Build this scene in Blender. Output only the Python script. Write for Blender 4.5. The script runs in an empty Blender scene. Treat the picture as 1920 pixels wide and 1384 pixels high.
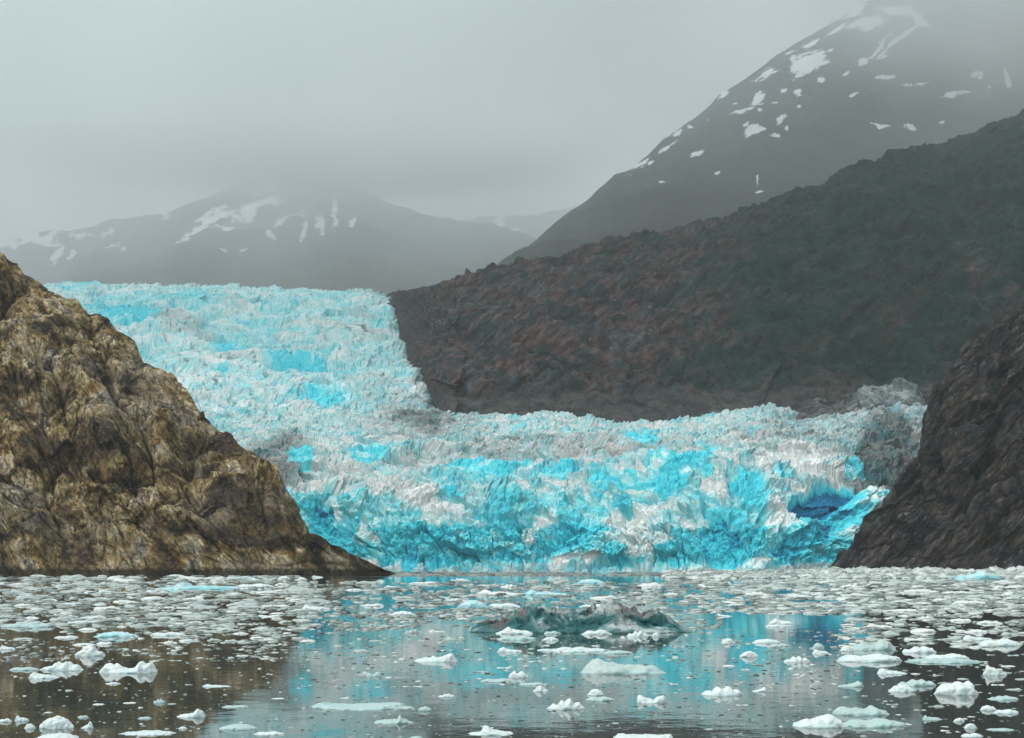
import bpy, math, random
import numpy as np
from math import radians as R

# ------------------------------------------------------------------ camera, sky, sun, exposure
sc = bpy.context.scene
C = sc.collection
F = 2637.0           # focal length in photograph pixels (1920 wide)
HY = 1060.0          # row of the horizon
CH = 4.0             # eye height above the water, metres

cam_d = bpy.data.cameras.new('camera')
cam_d.sensor_width = 36.0
cam_d.lens = 36.0 * F / 1920.0
cam_d.shift_y = (HY - 692.0) / 1920.0
cam_d.clip_start = 0.5
cam_d.clip_end = 40000
cam = bpy.data.objects.new('camera', cam_d)
cam.location = (0, 0, CH)
cam.rotation_euler = (R(90), 0, 0)
C.objects.link(cam)
sc.camera = cam

SUN_EL, SUN_AZ = 48.0, -118.0     # azimuth measured from +Y (view direction), clockwise; behind and left of the camera
world = bpy.data.worlds.new('World')
sc.world = world
world.use_nodes = True
wn, wl = world.node_tree.nodes, world.node_tree.links
wn.clear()
w_out = wn.new('ShaderNodeOutputWorld')
w_bg1 = wn.new('ShaderNodeBackground'); w_bg2 = wn.new('ShaderNodeBackground'); w_add = wn.new('ShaderNodeAddShader')
sky = wn.new('ShaderNodeTexSky'); sky.sky_type = 'NISHITA'; sky.sun_disc = False
sky.sun_elevation = R(SUN_EL); sky.sun_rotation = R(SUN_AZ)
sky.dust_density = 4.0; sky.air_density = 1.0; sky.ozone_density = 1.0
wl.new(sky.outputs[0], w_bg1.inputs[0]); w_bg1.inputs[1].default_value = 0.05
# overcast deck: grey cloud mottled by direction
w_tc = wn.new('ShaderNodeTexCoord'); w_map = wn.new('ShaderNodeMapping')
w_map.inputs['Scale'].default_value = (1.6, 1.6, 6.0)
w_no = wn.new('ShaderNodeTexNoise'); w_no.inputs['Scale'].default_value = 2.2; w_no.inputs['Detail'].default_value = 4.0; w_no.inputs['Roughness'].default_value = 0.45
w_cr = wn.new('ShaderNodeValToRGB')
w_cr.color_ramp.elements[0].position = 0.3; w_cr.color_ramp.elements[0].color = (0.40, 0.435, 0.415, 1)
w_cr.color_ramp.elements[1].position = 0.72; w_cr.color_ramp.elements[1].color = (0.66, 0.705, 0.68, 1)
wl.new(w_tc.outputs['Generated'], w_map.inputs[0]); wl.new(w_map.outputs[0], w_no.inputs[0])
wl.new(w_no.outputs[0], w_cr.inputs[0]); wl.new(w_cr.outputs[0], w_bg2.inputs[0])
w_bg2.inputs[1].default_value = 1.2
wl.new(w_bg1.outputs[0], w_add.inputs[0]); wl.new(w_bg2.outputs[0], w_add.inputs[1]); wl.new(w_add.outputs[0], w_out.inputs[0])

sun_d = bpy.data.lights.new('sun', 'SUN')
sun_d.energy = 1.5; sun_d.angle = R(10); sun_d.color = (1.0, 0.98, 0.95)
sun = bpy.data.objects.new('sun', sun_d)
sun.rotation_euler = (R(90 - SUN_EL), 0, R(180 - SUN_AZ))
C.objects.link(sun)

sc.view_settings.view_transform = 'Standard'
sc.view_settings.look = 'None'
sc.view_settings.gamma = 1.0
sc.view_settings.exposure = 0.2
sc.cycles.volume_bounces = 6
sc.cycles.max_bounces = 8
sc.cycles.diffuse_bounces = 3
sc.cycles.glossy_bounces = 3
sc.cycles.use_denoising = True

# ------------------------------------------------------------------ small helpers
def tag(o, label=None, cat=None, group=None, kind=None):
    if label: o['label'] = label
    if cat: o['category'] = cat
    if group: o['group'] = group
    if kind: o['kind'] = kind
    return o

def at(px, py, Y):
    """photograph pixel and distance -> world point"""
    return np.stack([(px - 960.0) / F * Y, Y + 0 * px, CH + (HY - py) / F * Y], -1)

def water_Y(py):
    return CH * F / (py - HY)

def interp(x, pts):
    a = np.array(pts, float)
    return np.interp(x, a[:, 0], a[:, 1])

def smooth(e0, e1, x):
    t = np.clip((x - e0) / (e1 - e0), 0, 1)
    return t * t * (3 - 2 * t)

# ---- vectorised noise
def hsh(ix, iy, iz, seed):
    h = (ix.astype(np.int64) * 73856093) ^ (iy.astype(np.int64) * 19349663) ^ (iz.astype(np.int64) * 83492791) ^ (seed * 2654435761)
    h = (h ^ (h >> 13)) * 1274126177
    h &= 0x7fffffff
    h = (h ^ (h >> 11)) * 668265263
    h &= 0x7fffffff
    return h ^ (h >> 15)

_rs = np.random.RandomState(7)
_G = _rs.normal(size=(256, 3)); _G /= np.linalg.norm(_G, axis=1)[:, None]; _G = _G.astype(np.float32)

def perlin(p, seed=0):
    i = np.floor(p).astype(np.int64); f = (p - i).astype(np.float32)
    u = f * f * f * (f * (f * 6 - 15) + 10)
    out = np.zeros(len(p), np.float32)
    for dx in (0, 1):
        wx = u[:, 0] if dx else 1 - u[:, 0]
        for dy in (0, 1):
            wy = u[:, 1] if dy else 1 - u[:, 1]
            for dz in (0, 1):
                wz = u[:, 2] if dz else 1 - u[:, 2]
                g = _G[hsh(i[:, 0] + dx, i[:, 1] + dy, i[:, 2] + dz, seed) & 255]
                d = g[:, 0] * (f[:, 0] - dx) + g[:, 1] * (f[:, 1] - dy) + g[:, 2] * (f[:, 2] - dz)
                out += wx * wy * wz * d
    return out * 1.6

def fbm(p, octs=4, seed=0, gain=0.5, lac=2.03):
    o = np.zeros(len(p), np.float32); a = 1.0; s = 0.0
    for k in range(octs):
        o += a * perlin(p * lac ** k, seed + 17 * k); s += a; a *= gain
    return o / s

def ridged(p, octs=4, seed=0, gain=0.5, lac=2.03):
    o = np.zeros(len(p), np.float32); a = 1.0; s = 0.0
    for k in range(octs):
        o += a * (1 - 2 * np.abs(perlin(p * lac ** k, seed + 17 * k))); s += a; a *= gain
    return o / s

def voro2(x, y, seed=0, jit=0.9):
    """2-D cells: distance to the nearest and second nearest cell point, offset from the nearest, three random numbers of the cell"""
    ix = np.floor(x).astype(np.int64); iy = np.floor(y).astype(np.int64)
    f1 = np.full(len(x), 9.0, np.float32); f2 = f1.copy()
    bx = np.zeros(len(x), np.float32); by = bx.copy(); bh = np.zeros(len(x), np.int64)
    for dx in (-1, 0, 1):
        for dy in (-1, 0, 1):
            cx, cy = ix + dx, iy + dy
            h = hsh(cx, cy, cx * 0, seed)
            ox = (x - cx - 0.5 - jit * ((h & 1023) / 1023.0 - 0.5)).astype(np.float32)
            oy = (y - cy - 0.5 - jit * (((h >> 10) & 1023) / 1023.0 - 0.5)).astype(np.float32)
            d = np.sqrt(ox * ox + oy * oy)
            m = d < f1
            f2 = np.where(m, f1, np.minimum(f2, d))
            f1 = np.where(m, d, f1); bx = np.where(m, ox, bx); by = np.where(m, oy, by); bh = np.where(m, h, bh)
    bh = hsh(bh, bh * 0 + 3, bh * 0, seed + 5)
    r = [((bh >> s) & 1023) / 1023.0 for s in (0, 10, 20)]
    return f1, f2, bx, by, r[0], r[1], r[2]

def facets(x, y, seed, tilt=0.9):
    """broken blocks: every cell is a plane of its own height and tilt"""
    f1, f2, bx, by, a, b, c = voro2(x, y, seed)
    return (a - 0.5) + tilt * (bx * (b - 0.5) * 2 + by * (c - 0.5) * 2), f2 - f1, a, b

# ---- meshes
def make_mesh(name, verts, faces4=None, faces=None, mat=None, attrs=None, smooth_shade=True, parent=None, loc=None):
    me = bpy.data.meshes.new(name)
    verts = np.asarray(verts, np.float32).reshape(-1, 3)
    fa = np.asarray(faces4 if faces4 is not None else faces, np.int32)
    n = fa.shape[1]
    me.vertices.add(len(verts)); me.vertices.foreach_set('co', verts.ravel())
    me.loops.add(fa.size); me.loops.foreach_set('vertex_index', fa.ravel())
    me.polygons.add(len(fa))
    me.polygons.foreach_set('loop_start', np.arange(0, fa.size, n, dtype=np.int32))
    me.update(calc_edges=True)
    me.polygons.foreach_set('use_smooth', np.full(len(fa), smooth_shade))
    for k, v in (attrs or {}).items():
        at_ = me.attributes.new(k, 'FLOAT', 'POINT'); at_.data.foreach_set('value', np.asarray(v, np.float32).ravel())
    if mat: me.materials.append(mat)
    me.validate()
    o = bpy.data.objects.new(name, me); C.objects.link(o)
    if parent: o.parent = parent
    if loc is not None: o.location = loc
    return o

def grid_faces(nr, nc, wrap=False):
    r = np.arange(nr - 1)[:, None]; c = np.arange(nc if wrap else nc - 1)[None, :]
    c2 = (c + 1) % nc
    return np.stack([r * nc + c, r * nc + c2, (r + 1) * nc + c2, (r + 1) * nc + c], -1).reshape(-1, 4)

def grid_normals(P):
    du = np.gradient(P, axis=1); dv = np.gradient(P, axis=0)
    n = np.cross(du, dv); n /= np.linalg.norm(n, axis=2, keepdims=True) + 1e-9
    return n

# ---- node materials
class M:
    def __init__(s, name):
        s.m = bpy.data.materials.new(name); s.m.use_nodes = True
        s.n = s.m.node_tree.nodes; s.l = s.m.node_tree.links
        s.b = s.n['Principled BSDF']; s.out = s.n['Material Output']
        g = s.n.new('ShaderNodeNewGeometry'); s.pos = g.outputs['Position']; s.nrm = g.outputs['Normal']
    def lk(s, a, b): s.l.new(a, b)
    def mp(s, scale, rot=(0, 0, 0), src=None):
        r = s.n.new('ShaderNodeMapping'); r.inputs['Rotation'].default_value = rot; s.lk(src or s.pos, r.inputs[0])
        a = s.n.new('ShaderNodeMapping'); a.inputs['Scale'].default_value = scale
        s.lk(r.outputs[0], a.inputs[0]); return a.outputs[0]
    def noise(s, scale, detail=5, rough=0.55, vec=None, dist=0.0, kind='FBM'):
        a = s.n.new('ShaderNodeTexNoise'); a.noise_type = kind
        a.inputs['Scale'].default_value = scale; a.inputs['Detail'].default_value = detail
        a.inputs['Roughness'].default_value = rough; a.inputs['Distortion'].default_value = dist
        s.lk(vec or s.pos, a.inputs['Vector']); return a.outputs[0]
    def ramp(s, fac, stops):
        a = s.n.new('ShaderNodeValToRGB'); e = a.color_ramp.elements
        while len(e) < len(stops): e.new(0.5)
        for k, (p, c) in enumerate(stops):
            e[k].position = p; e[k].color = tuple(c) + (1,) if not isinstance(c, (int, float)) else (c, c, c, 1)
        s.lk(fac, a.inputs[0]); return a.outputs[0]
    def mix(s, fac, a, b, mode='MIX'):
        n = s.n.new('ShaderNodeMix'); n.data_type = 'RGBA'; n.blend_type = mode
        for v, sock in ((fac, n.inputs[0]), (a, n.inputs[6]), (b, n.inputs[7])):
            if isinstance(v, (int, float)): sock.default_value = v if sock == n.inputs[0] else (v, v, v, 1)
            elif isinstance(v, tuple): sock.default_value = v + (1,)
            else: s.lk(v, sock)
        return n.outputs[2]
    def math(s, op, a, b=0.0, clamp=False):
        n = s.n.new('ShaderNodeMath'); n.operation = op; n.use_clamp = clamp
        for v, sock in ((a, n.inputs[0]), (b, n.inputs[1])):
            if isinstance(v, (int, float)): sock.default_value = v
            else: s.lk(v, sock)
        return n.outputs[0]
    def attr(s, name):
        a = s.n.new('ShaderNodeAttribute'); a.attribute_name = name; return a.outputs['Fac']
    def bump(s, h, strength, dist, prev=None):
        a = s.n.new('ShaderNodeBump'); a.inputs['Strength'].default_value = strength; a.inputs['Distance'].default_value = dist
        s.lk(h, a.inputs['Height'])
        if prev: s.lk(prev, a.inputs['Normal'])
        return a.outputs[0]
    def finish(s, color, rough, normal=None, spec=0.5):
        s.lk(color, s.b.inputs['Base Color']) if not isinstance(color, tuple) else setattr(s.b.inputs['Base Color'], 'default_value', color + (1,))
        if isinstance(rough, (int, float)): s.b.inputs['Roughness'].default_value = rough
        else: s.lk(rough, s.b.inputs['Roughness'])
        s.b.inputs['Specular IOR Level'].default_value = spec
        if normal: s.lk(normal, s.b.inputs['Normal'])
        return s.m

# glacier ice: white crusted ice, cyan where it is dense or freshly broken, deep blue in the oldest, dirt on top
def mat_glacier(name='glacier_ice', old=False):
    m = M(name)
    blue, dirt = m.attr('blue'), m.attr('dirt')
    n1 = m.noise(0.35, 6, 0.6); n2 = m.noise(1.3, 5, 0.65)
    v = m.math('ADD', blue, m.math('MULTIPLY', m.math('SUBTRACT', n1, 0.5), 0.75))
    v = m.math('ADD', v, m.math('MULTIPLY', m.math('SUBTRACT', n2, 0.5), 0.45))
    v = m.math('ADD', v, m.math('MULTIPLY', m.math('SUBTRACT', m.noise(0.09, 6, 0.6), 0.5), 0.5))
    col = m.ramp(v, [(0.0, (0.86, 0.91, 0.90)), (0.14, (0.76, 0.89, 0.89)), (0.32, (0.46, 0.83, 0.86)), (0.55, (0.14, 0.75, 0.84)),
                     (0.80, (0.03, 0.62, 0.76)), (1.0, (0.002, 0.17, 0.33))])
    d = m.math('ADD', dirt, m.math('MULTIPLY', m.math('SUBTRACT', m.noise(0.5, 7, 0.7), 0.5), 1.5), True)
    dc = m.ramp(m.noise(0.15, 4), [(0.35, (0.26, 0.245, 0.24)), (0.65, (0.46, 0.435, 0.42))])
    if old: col = m.mix(1.0, col, (0.42, 0.45, 0.45), 'MULTIPLY'); dc = m.ramp(m.noise(0.15, 5), [(0.35, (0.03, 0.036, 0.038)), (0.65, (0.13, 0.13, 0.125))])
    dc = m.mix(m.ramp(m.math('MULTIPLY', dirt, .5), [(.32, 0.0), (.5, 1.0)]), dc, (0.05, 0.052, 0.052))
    col = m.mix(m.math('MULTIPLY', d, 0.85), col, dc)
    bp = m.bump(m.noise(1.6, 6, 0.65), 0.9, 0.7)
    return m.finish(col, 0.55, bp, 0.3)

def mat_float_ice(name, tint, cyan_amt, dirt_amt=0.0, scale=1.0):
    m = M(name)
    tc = m.n.new('ShaderNodeTexCoord').outputs['Object']
    n1 = m.noise(1.1 * scale, 5, 0.6, tc)
    col = m.ramp(n1, [(0.3, tuple(0.85 * t for t in tint)), (0.65, tint)])
    z = m.n.new('ShaderNodeSeparateXYZ'); m.lk(tc, z.inputs[0])
    lo = m.math('SUBTRACT', cyan_amt, m.math('MULTIPLY', z.outputs[2], 0.9 * scale), True)
    lo = m.math('MULTIPLY', lo, m.ramp(m.noise(0.8 * scale, 3, 0.5, tc), [(0.35, 0.1), (0.65, 1.0)]))
    col = m.mix(lo, col, (0.09, 0.50, 0.58))
    if dirt_amt:
        d = m.ramp(m.noise(0.9 * scale, 6, 0.7, m.mp((0.5, 1.0, 2.0), (0, R(35), 0), tc)), [(0.62 - dirt_amt * 0.3, 0.0), (0.75, 1.0)])
        col = m.mix(d, col, (0.16, 0.15, 0.14))
    bp = m.bump(m.noise(5.0 * scale, 5, 0.6, tc), 0.6, 0.08 / scale)
    m.b.inputs['Subsurface Weight'].default_value = 0.35; m.b.inputs['Subsurface Scale'].default_value = 0.12
    m.b.inputs['Subsurface Radius'].default_value = (0.5, 1.0, 1.1)
    return m.finish(col, 0.42, bp, 0.4)

def mat_rock_left():
    m = M('ochre_rock')
    soil = m.attr('soil'); pale = m.attr('pale'); crack = m.attr('crack')
    big = m.noise(0.045, 5, 0.6, None, 0.6)
    col = m.ramp(big, [(0.34, (0.035, 0.032, 0.030)), (0.43, (0.11, 0.085, 0.052)), (0.50, (0.33, 0.245, 0.105)), (0.57, (0.58, 0.50, 0.34)), (0.66, (0.20, 0.195, 0.185)), (0.75, (0.05, 0.05, 0.05))])
    o = m.ramp(m.noise(0.09, 6, 0.65), [(0.55, 0.0), (0.66, 0.8)])
    col = m.mix(o, col, (0.27, 0.155, 0.035))
    strata = m.noise(0.5, 8, 0.72, m.mp((0.7, 0.8, 1.2), (0, R(-56), 0)), 0.2)
    col = m.mix(0.85, col, m.ramp(strata, [(0.36, 0.35), (0.46, 0.8), (0.53, 1.25), (0.64, 2.0)]), 'MULTIPLY')
    lich = m.ramp(m.noise(0.9, 6, 0.7), [(0.56, 0.0), (0.68, 0.7)])
    col = m.mix(lich, col, (0.40, 0.36, 0.26))
    col = m.mix(m.math('MULTIPLY', pale, 0.8, True), col, m.ramp(strata, [(0.35, (0.25, 0.22, 0.16)), (0.6, (0.48, 0.44, 0.35))]))
    col = m.mix(soil, col, m.ramp(m.noise(2.0, 5, 0.7), [(0.35, (0.035, 0.032, 0.028)), (0.7, (0.075, 0.068, 0.058))]))
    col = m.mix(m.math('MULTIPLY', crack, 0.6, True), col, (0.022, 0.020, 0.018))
    jn = m.math('ABSOLUTE', m.math('SUBTRACT', m.noise(0.13, 5, 0.6, m.mp((0.5, 0.7, 1.5), (0, R(-56), 0)), 0.3), 0.5))
    jr = m.ramp(jn, [(0.0, 0.0), (0.018, 1.0)])
    col = m.mix(0.75, col, m.ramp(jn, [(0.0, 0.10), (0.028, 1.0)]), 'MULTIPLY')
    bp = m.bump(m.noise(0.55, 9, 0.72), 1.0, 1.8)
    bp = m.bump(strata, 0.9, 1.2, bp)
    bp = m.bump(jr, 0.8, 0.6, bp)
    z = m.n.new('ShaderNodeSeparateXYZ'); m.lk(m.pos, z.inputs[0])       # wet, weed darkened band left by the tide
    td = m.ramp(m.math('ADD', m.math('MULTIPLY', z.outputs[2], 0.18), m.math('MULTIPLY', m.math('SUBTRACT', m.noise(.4, 4), .5), .8)), [(0.35, .85), (0.6, 0.0)])
    col = m.mix(td, col, (0.030, 0.027, 0.022))
    return m.finish(col, 0.8, bp, 0.15)

def mat_rock_right():
    m = M('dark_rock')
    crack = m.attr('crack')
    big = m.noise(0.05, 5, 0.6, None, 0.5)
    col = m.ramp(big, [(0.34, (0.007, 0.017, 0.022)), (0.45, (0.020, 0.024, 0.027)), (0.53, (0.052, 0.044, 0.038)), (0.64, (0.040, 0.050, 0.056))])
    strata = m.noise(0.30, 8, 0.7, m.mp((0.20, 0.35, 1.3), (0, R(48), 0)), 0.3)
    col = m.mix(0.9, col, m.ramp(strata, [(0.38, 0.3), (0.48, 0.8), (0.56, 1.6), (0.66, 3.0)]), 'MULTIPLY')
    o = m.ramp(m.noise(0.12, 7, 0.7), [(0.58, 0.0), (0.68, 0.7)])
    col = m.mix(o, col, (0.13, 0.095, 0.04))
    pl = m.ramp(m.noise(0.32, 8, 0.72, m.mp((0.3, 0.4, 1.2), (0, R(50), 0))), [(0.58, 0.0), (0.68, 0.7)])
    col = m.mix(pl, col, (0.22, 0.235, 0.235))
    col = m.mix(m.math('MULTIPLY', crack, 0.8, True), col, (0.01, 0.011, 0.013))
    bp = m.bump(m.noise(0.45, 9, 0.72), 1.0, 1.8)
    bp = m.bump(strata, 0.9, 1.2, bp)
    return m.finish(col, 0.75, bp, 0.12)

def mat_mid():
    m = M('red_and_green_hillside')
    veg, mor, crack = m.attr('veg'), m.attr('moraine'), m.attr('crack')
    big = m.noise(0.012, 6, 0.6, None, 0.7)
    col = m.ramp(big, [(0.34, (0.018, 0.036, 0.044)), (0.44, (0.042, 0.053, 0.061)), (0.52, (0.108, 0.066, 0.058)), (0.58, (0.046, 0.062, 0.072)), (0.72, (0.115, 0.115, 0.112))])
    st = m.noise(0.075, 9, 0.75, m.mp((0.6, 0.6, 1.7), (0, R(40), 0)), 0.3)
    col = m.mix(0.85, col, m.ramp(st, [(0.37, 0.25), (0.47, 0.75), (0.56, 1.7), (0.66, 3.0)]), 'MULTIPLY')
    g = m.ramp(m.noise(0.03, 9, 0.75), [(0.38, (0.001, 0.018, 0.017)), (0.50, (0.003, 0.045, 0.040)), (0.64, (0.018, 0.072, 0.060))])
    vv = m.math('ADD', veg, m.math('MULTIPLY', m.math('SUBTRACT', m.noise(0.02, 7, 0.7), 0.5), 1.6), True)
    col = m.mix(vv, col, g)
    col = m.mix(mor, col, m.ramp(m.noise(0.08, 7, 0.7), [(0.40, (0.035, 0.045, 0.048)), (0.62, (0.12, 0.12, 0.115))]))
    bp = m.bump(m.noise(0.08, 9, 0.75), 1.0, 9.0)
    return m.finish(col, 0.9, bp, 0.15)

def mat_peak(name, base, dark):
    m = M(name)
    sn = m.attr('snow')
    col = m.ramp(m.noise(0.004, 9, 0.65), [(0.35, dark), (0.65, base)])
    s = m.math('ADD', sn, m.math('MULTIPLY', m.math('SUBTRACT', m.noise(0.022, 8, 0.78, m.mp((1, 1, 1.8), (0, R(40), 0))), 0.5), 3.4))
    s = m.math('MULTIPLY', m.ramp(s, [(0.52, 0.0), (0.62, 1.0)]), m.ramp(sn, [(0.02, 0.0), (0.2, 1.0)]))
    col = m.mix(s, col, (0.85, 0.88, 0.9))
    bp = m.bump(m.noise(0.02, 8, 0.65), 0.8, 20.0)
    return m.finish(col, 0.9, bp, 0.1)

def mat_water():
    m = M('fjord_water')
    # wind lanes: long bands across the view where fine ripples break the mirror
    lanes = m.ramp(m.noise(0.02, 3, 0.5, m.mp((0.10, 1.6, 1.0), (0, 0, R(2)))), [(0.58, 0.0), (0.66, 1.0)])
    n1 = m.noise(0.5, 3, 0.5, m.mp((1.0, 1.0, 1.0)))
    n2 = m.noise(3.2, 3, 0.55, m.mp((1.0, 1.0, 1.0)))
    h = m.math('ADD', m.math('MULTIPLY', n1, 0.007), m.math('MULTIPLY', n2, 0.0014))
    h = m.math('ADD', h, m.math('MULTIPLY', m.math('MULTIPLY', n2, lanes), 0.014))
    bp = m.bump(h, 1.0, 1.0)
    ro = m.math('ADD', 0.02, m.math('MULTIPLY', lanes, 0.06))
    col = m.ramp(m.noise(0.05, 3, 0.5), [(0.3, (0.038, 0.052, 0.046)), (0.7, (0.052, 0.066, 0.058))])
    m.b.inputs['IOR'].default_value = 1.33
    return m.finish(col, ro, bp, 0.85)

# ------------------------------------------------------------------ water
wm = mat_water()
wx = 5400.0
water = make_mesh('water', [(-wx, -300, 0), (wx, -300, 0), (wx, 1400, 0), (-wx, 1400, 0)], faces4=[(0, 1, 2, 3)], mat=wm)
tag(water, 'calm silty grey green fjord water mirroring the glacier and the cliffs', 'water', kind='structure')
bedm = M('valley_floor'); bed_mat = bedm.finish(bedm.ramp(bedm.noise(0.01), [(0.3, (0.05, 0.055, 0.05)), (0.7, (0.09, 0.09, 0.085))]), 0.9)
bed = make_mesh('ground', [(-wx, -300, -12), (wx, -300, -12), (wx, 10900, -12), (-wx, 10900, -12)], faces4=[(0, 1, 2, 3)], mat=bed_mat)
tag(bed, 'rocky fjord bed and valley floor under the water', 'ground', kind='structure')

# ------------------------------------------------------------------ lofted rock faces and mountains
def loft(name, xs, crest, crestY, base, baseY, nt, amp_fn, mat, attr_fn, nb=None, back=0.8, curv=0.45, below=8.0, backlen=None, flat=True):
    """front face from base to crest, then down the far side; then moved along its normal by amp_fn"""
    X = np.asarray(xs, float)
    yc, Yc = crest(X), crestY(X); yb, Yb = base(X), baseY(X)
    Zc = CH + (HY - yc) / F * Yc; Zb = CH + (HY - yb) / F * Yb
    nb = nb or nt // 5
    t = np.linspace(0, 1, nt)
    fy = (1 - curv) * t + curv * (1 - np.cos(t * math.pi / 2)); fz = (1 - curv) * t + curv * np.sin(t * math.pi / 2)
    Y = Yb[None] + (Yc - Yb)[None] * fy[:, None]; Z = Zb[None] + (Zc - Zb)[None] * fz[:, None]
    t2 = np.linspace(0, 1, nb + 1)[1:]
    bl = (backlen(X) if backlen else (Zc - Zb) * 0.9 + 6)
    Y2 = Yc[None] + bl[None] * t2[:, None]; Z2 = Zc[None] - (Zc - Zb + below)[None] * (t2[:, None] ** 1.5)
    t0 = np.array([1.0, 0.5]); Y0 = Yb[None] - 0.3 * below * t0[:, None]; Z0 = Zb[None] - below * t0[:, None]
    Y = np.concatenate([Y0, Y, Y2]); Z = np.concatenate([Z0, Z, Z2])
    P = np.stack([(X[None] - 960) / F * Y, Y, Z], -1)
    seg = np.sqrt((np.diff(Y, axis=0) ** 2 + np.diff(Z, axis=0) ** 2)); s = np.concatenate([np.zeros((1, len(X))), np.cumsum(seg, 0)])
    N = grid_normals(P)
    N[N[..., 1] > 0.6] *= 1.0
    flip = np.sign((N[2:2 + nt, :, 1]).mean()) > 0
    if flip: N = -N
    rel = np.concatenate([t0 * 0 - 0.02, t, 1 + t2])[:, None] + 0 * X[None]
    d, attrs = amp_fn(P.reshape(-1, 3), P[..., 0].ravel(), s.ravel(), rel.ravel())
    px = 960 + P[..., 0] / P[..., 1] * F; py = HY - (P[..., 2] - CH) / P[..., 1] * F
    attrs.update(attr_fn(px.ravel(), py.ravel(), P.reshape(-1, 3)) if attr_fn else {})
    P2 = P.reshape(-1, 3) + N.reshape(-1, 3) * d[:, None]
    fc = grid_faces(*P.shape[:2])
    if not flip: fc = fc[:, ::-1]
    return make_mesh(name, P2, faces4=fc, mat=mat, attrs=attrs, smooth_shade=not flat)

def blob(px, py, cx, cy, rx, ry, ang=0.0, edge=0.35):
    """soft elliptical footprint; ang in degrees, positive rises to the right"""
    a = R(ang); dx, dy = px - cx, -(py - cy)
    u = (dx * math.cos(a) + dy * math.sin(a)) / rx; v = (-dx * math.sin(a) + dy * math.cos(a)) / ry
    return 1 - smooth(1 - edge, 1 + edge, np.sqrt(u * u + v * v))

# ---- left cliff: rounded buttresses of ochre and grey rock
LCREST = [(-700, 60), (-500, 190), (-300, 310), (-150, 390), (-40, 452), (0, 470), (40, 505), (90, 545), (130, 562), (190, 585), (240, 640),
          (300, 690), (350, 735), (390, 770), (430, 815), (455, 850), (480, 885), (520, 920), (550, 950), (570, 985), (578, 1000),
          (600, 1006), (640, 1020), (680, 1045), (715, 1062), (745, 1074), (760, 1082)]
def Lcrest(x): return interp(x, LCREST)
def Lb(x): return interp(x, [(-700, 560), (0, 585), (560, 590), (640, 620), (760, 660)])
def LbY(x): return HY + CH * F / Lb(x)
def LcY(x):
    e = (HY - Lcrest(x)) / F
    return Lb(x) + np.maximum(e, 0) * Lb(x) / (1 - 0.95 * np.maximum(e, 0)) * 0.95 + 3
def folds(P, X, s, ang, asp, levels, seed, warp):
    """rounded bulges parted by sharp creases, drawn out along a slanting direction"""
    ca, sa = math.cos(R(ang)), math.sin(R(ang))
    w = np.stack([X / 55, s / 55, X * 0], 1)
    Xw = X + warp * fbm(w, 3, seed); Sw = s + warp * fbm(w + 9.1, 3, seed + 1)
    a = Xw * ca + Sw * sa; b = -Xw * sa + Sw * ca
    d = np.zeros(len(X), np.float32); cr = d.copy()
    for k, (L, A) in enumerate(levels):
        q = np.stack([a / (L * asp), b / L, X * 0 + 3.3 * k], 1)
        n = perlin(q, seed + 3 * k); n2 = perlin(q * 1.13 + 11.3, seed + 40 + k)
        v = np.minimum(np.abs(n), np.abs(n2) + .05) if k % 2 else np.abs(n)
        d += 1.2 * A * (v ** .68 - .36)
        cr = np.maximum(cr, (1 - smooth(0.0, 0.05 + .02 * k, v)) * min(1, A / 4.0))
        a = a + 1.2 * A * n2 * .5; b = b + 0.5 * A * n
    return d, cr
def angular(X, s, ang, asp, levels, seed):
    """fractured faces: small planes of rock with steps between them"""
    ca, sa = math.cos(R(ang)), math.sin(R(ang)); d = 0
    w = np.stack([X / 12, s / 12, X * 0], 1); u1 = 2.5 * fbm(w, 3, seed + 60); u2 = 2.5 * fbm(w + 5, 3, seed + 61)
    a = (X + u1) * ca + (s + u2) * sa; b = -(X + u1) * sa + (s + u2) * ca
    for k, (L, A) in enumerate(levels):
        f, e, *_ = facets(a / (L * asp), b / L, seed + k, 1.5); d = d + A * f
    return d
def amp_left(P, X, s, rel):
    d, cr = folds(P, X, s, -56, 1.9, ((36, 19.0), (16, 7.5), (7, 2.8), (3.3, 1.0), (1.5, .35)), 31, 12)
    px = 960 + P[:, 0] / P[:, 1] * F; py = HY - (P[:, 2] - CH) / P[:, 1] * F
    soil = np.clip(blob(px, py, 480, 965, 95, 34, -22) + blob(px, py, 470, 1005, 120, 16, -6), 0, 1)
    soil = smooth(0.30, 0.75, soil + 0.7 * fbm(P / 9, 5, 8, .6)) * .6
    d = d * (1 - 0.6 * soil)
    cave = blob(px, py, 532, 1024, 34, 13, 0)
    d -= 7 * cave
    d += 0.5 * ridged(P / 2.2, 3, 37) + 0.3 * fbm(P / 1.2, 2, 38) + angular(X, s, -56, 2.6, ((13, 3.2), (5.5, 1.5), (2.3, .5)), 131) * (1 - .6 * soil)
    h = np.clip(P[:, 2] / 25, 0.25, 1)
    d *= np.where(rel > 1, 0.4, 1 - .6 * smooth(.7, 1, rel)) * h
    pale = blob(px, py, 395, 955, 50, 32, -20) + 0.9 * blob(px, py, 255, 730, 60, 70, 0) + 0.8 * blob(px, py, 200, 770, 30, 50) + 0.7 * blob(px, py, 170, 690, 40, 30) + .8 * blob(px, py, 380, 860, 22, 30) + .7 * blob(px, py, 110, 985, 110, 26, -12) + .6 * blob(px, py, 450, 1055, 50, 14)
    pale = np.clip(pale * (0.5 + 1.3 * fbm(P / 9, 4, 33)), 0, 1)
    return d, {'crack': cr * (1 - soil), 'soil': soil, 'pale': pale}
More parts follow.
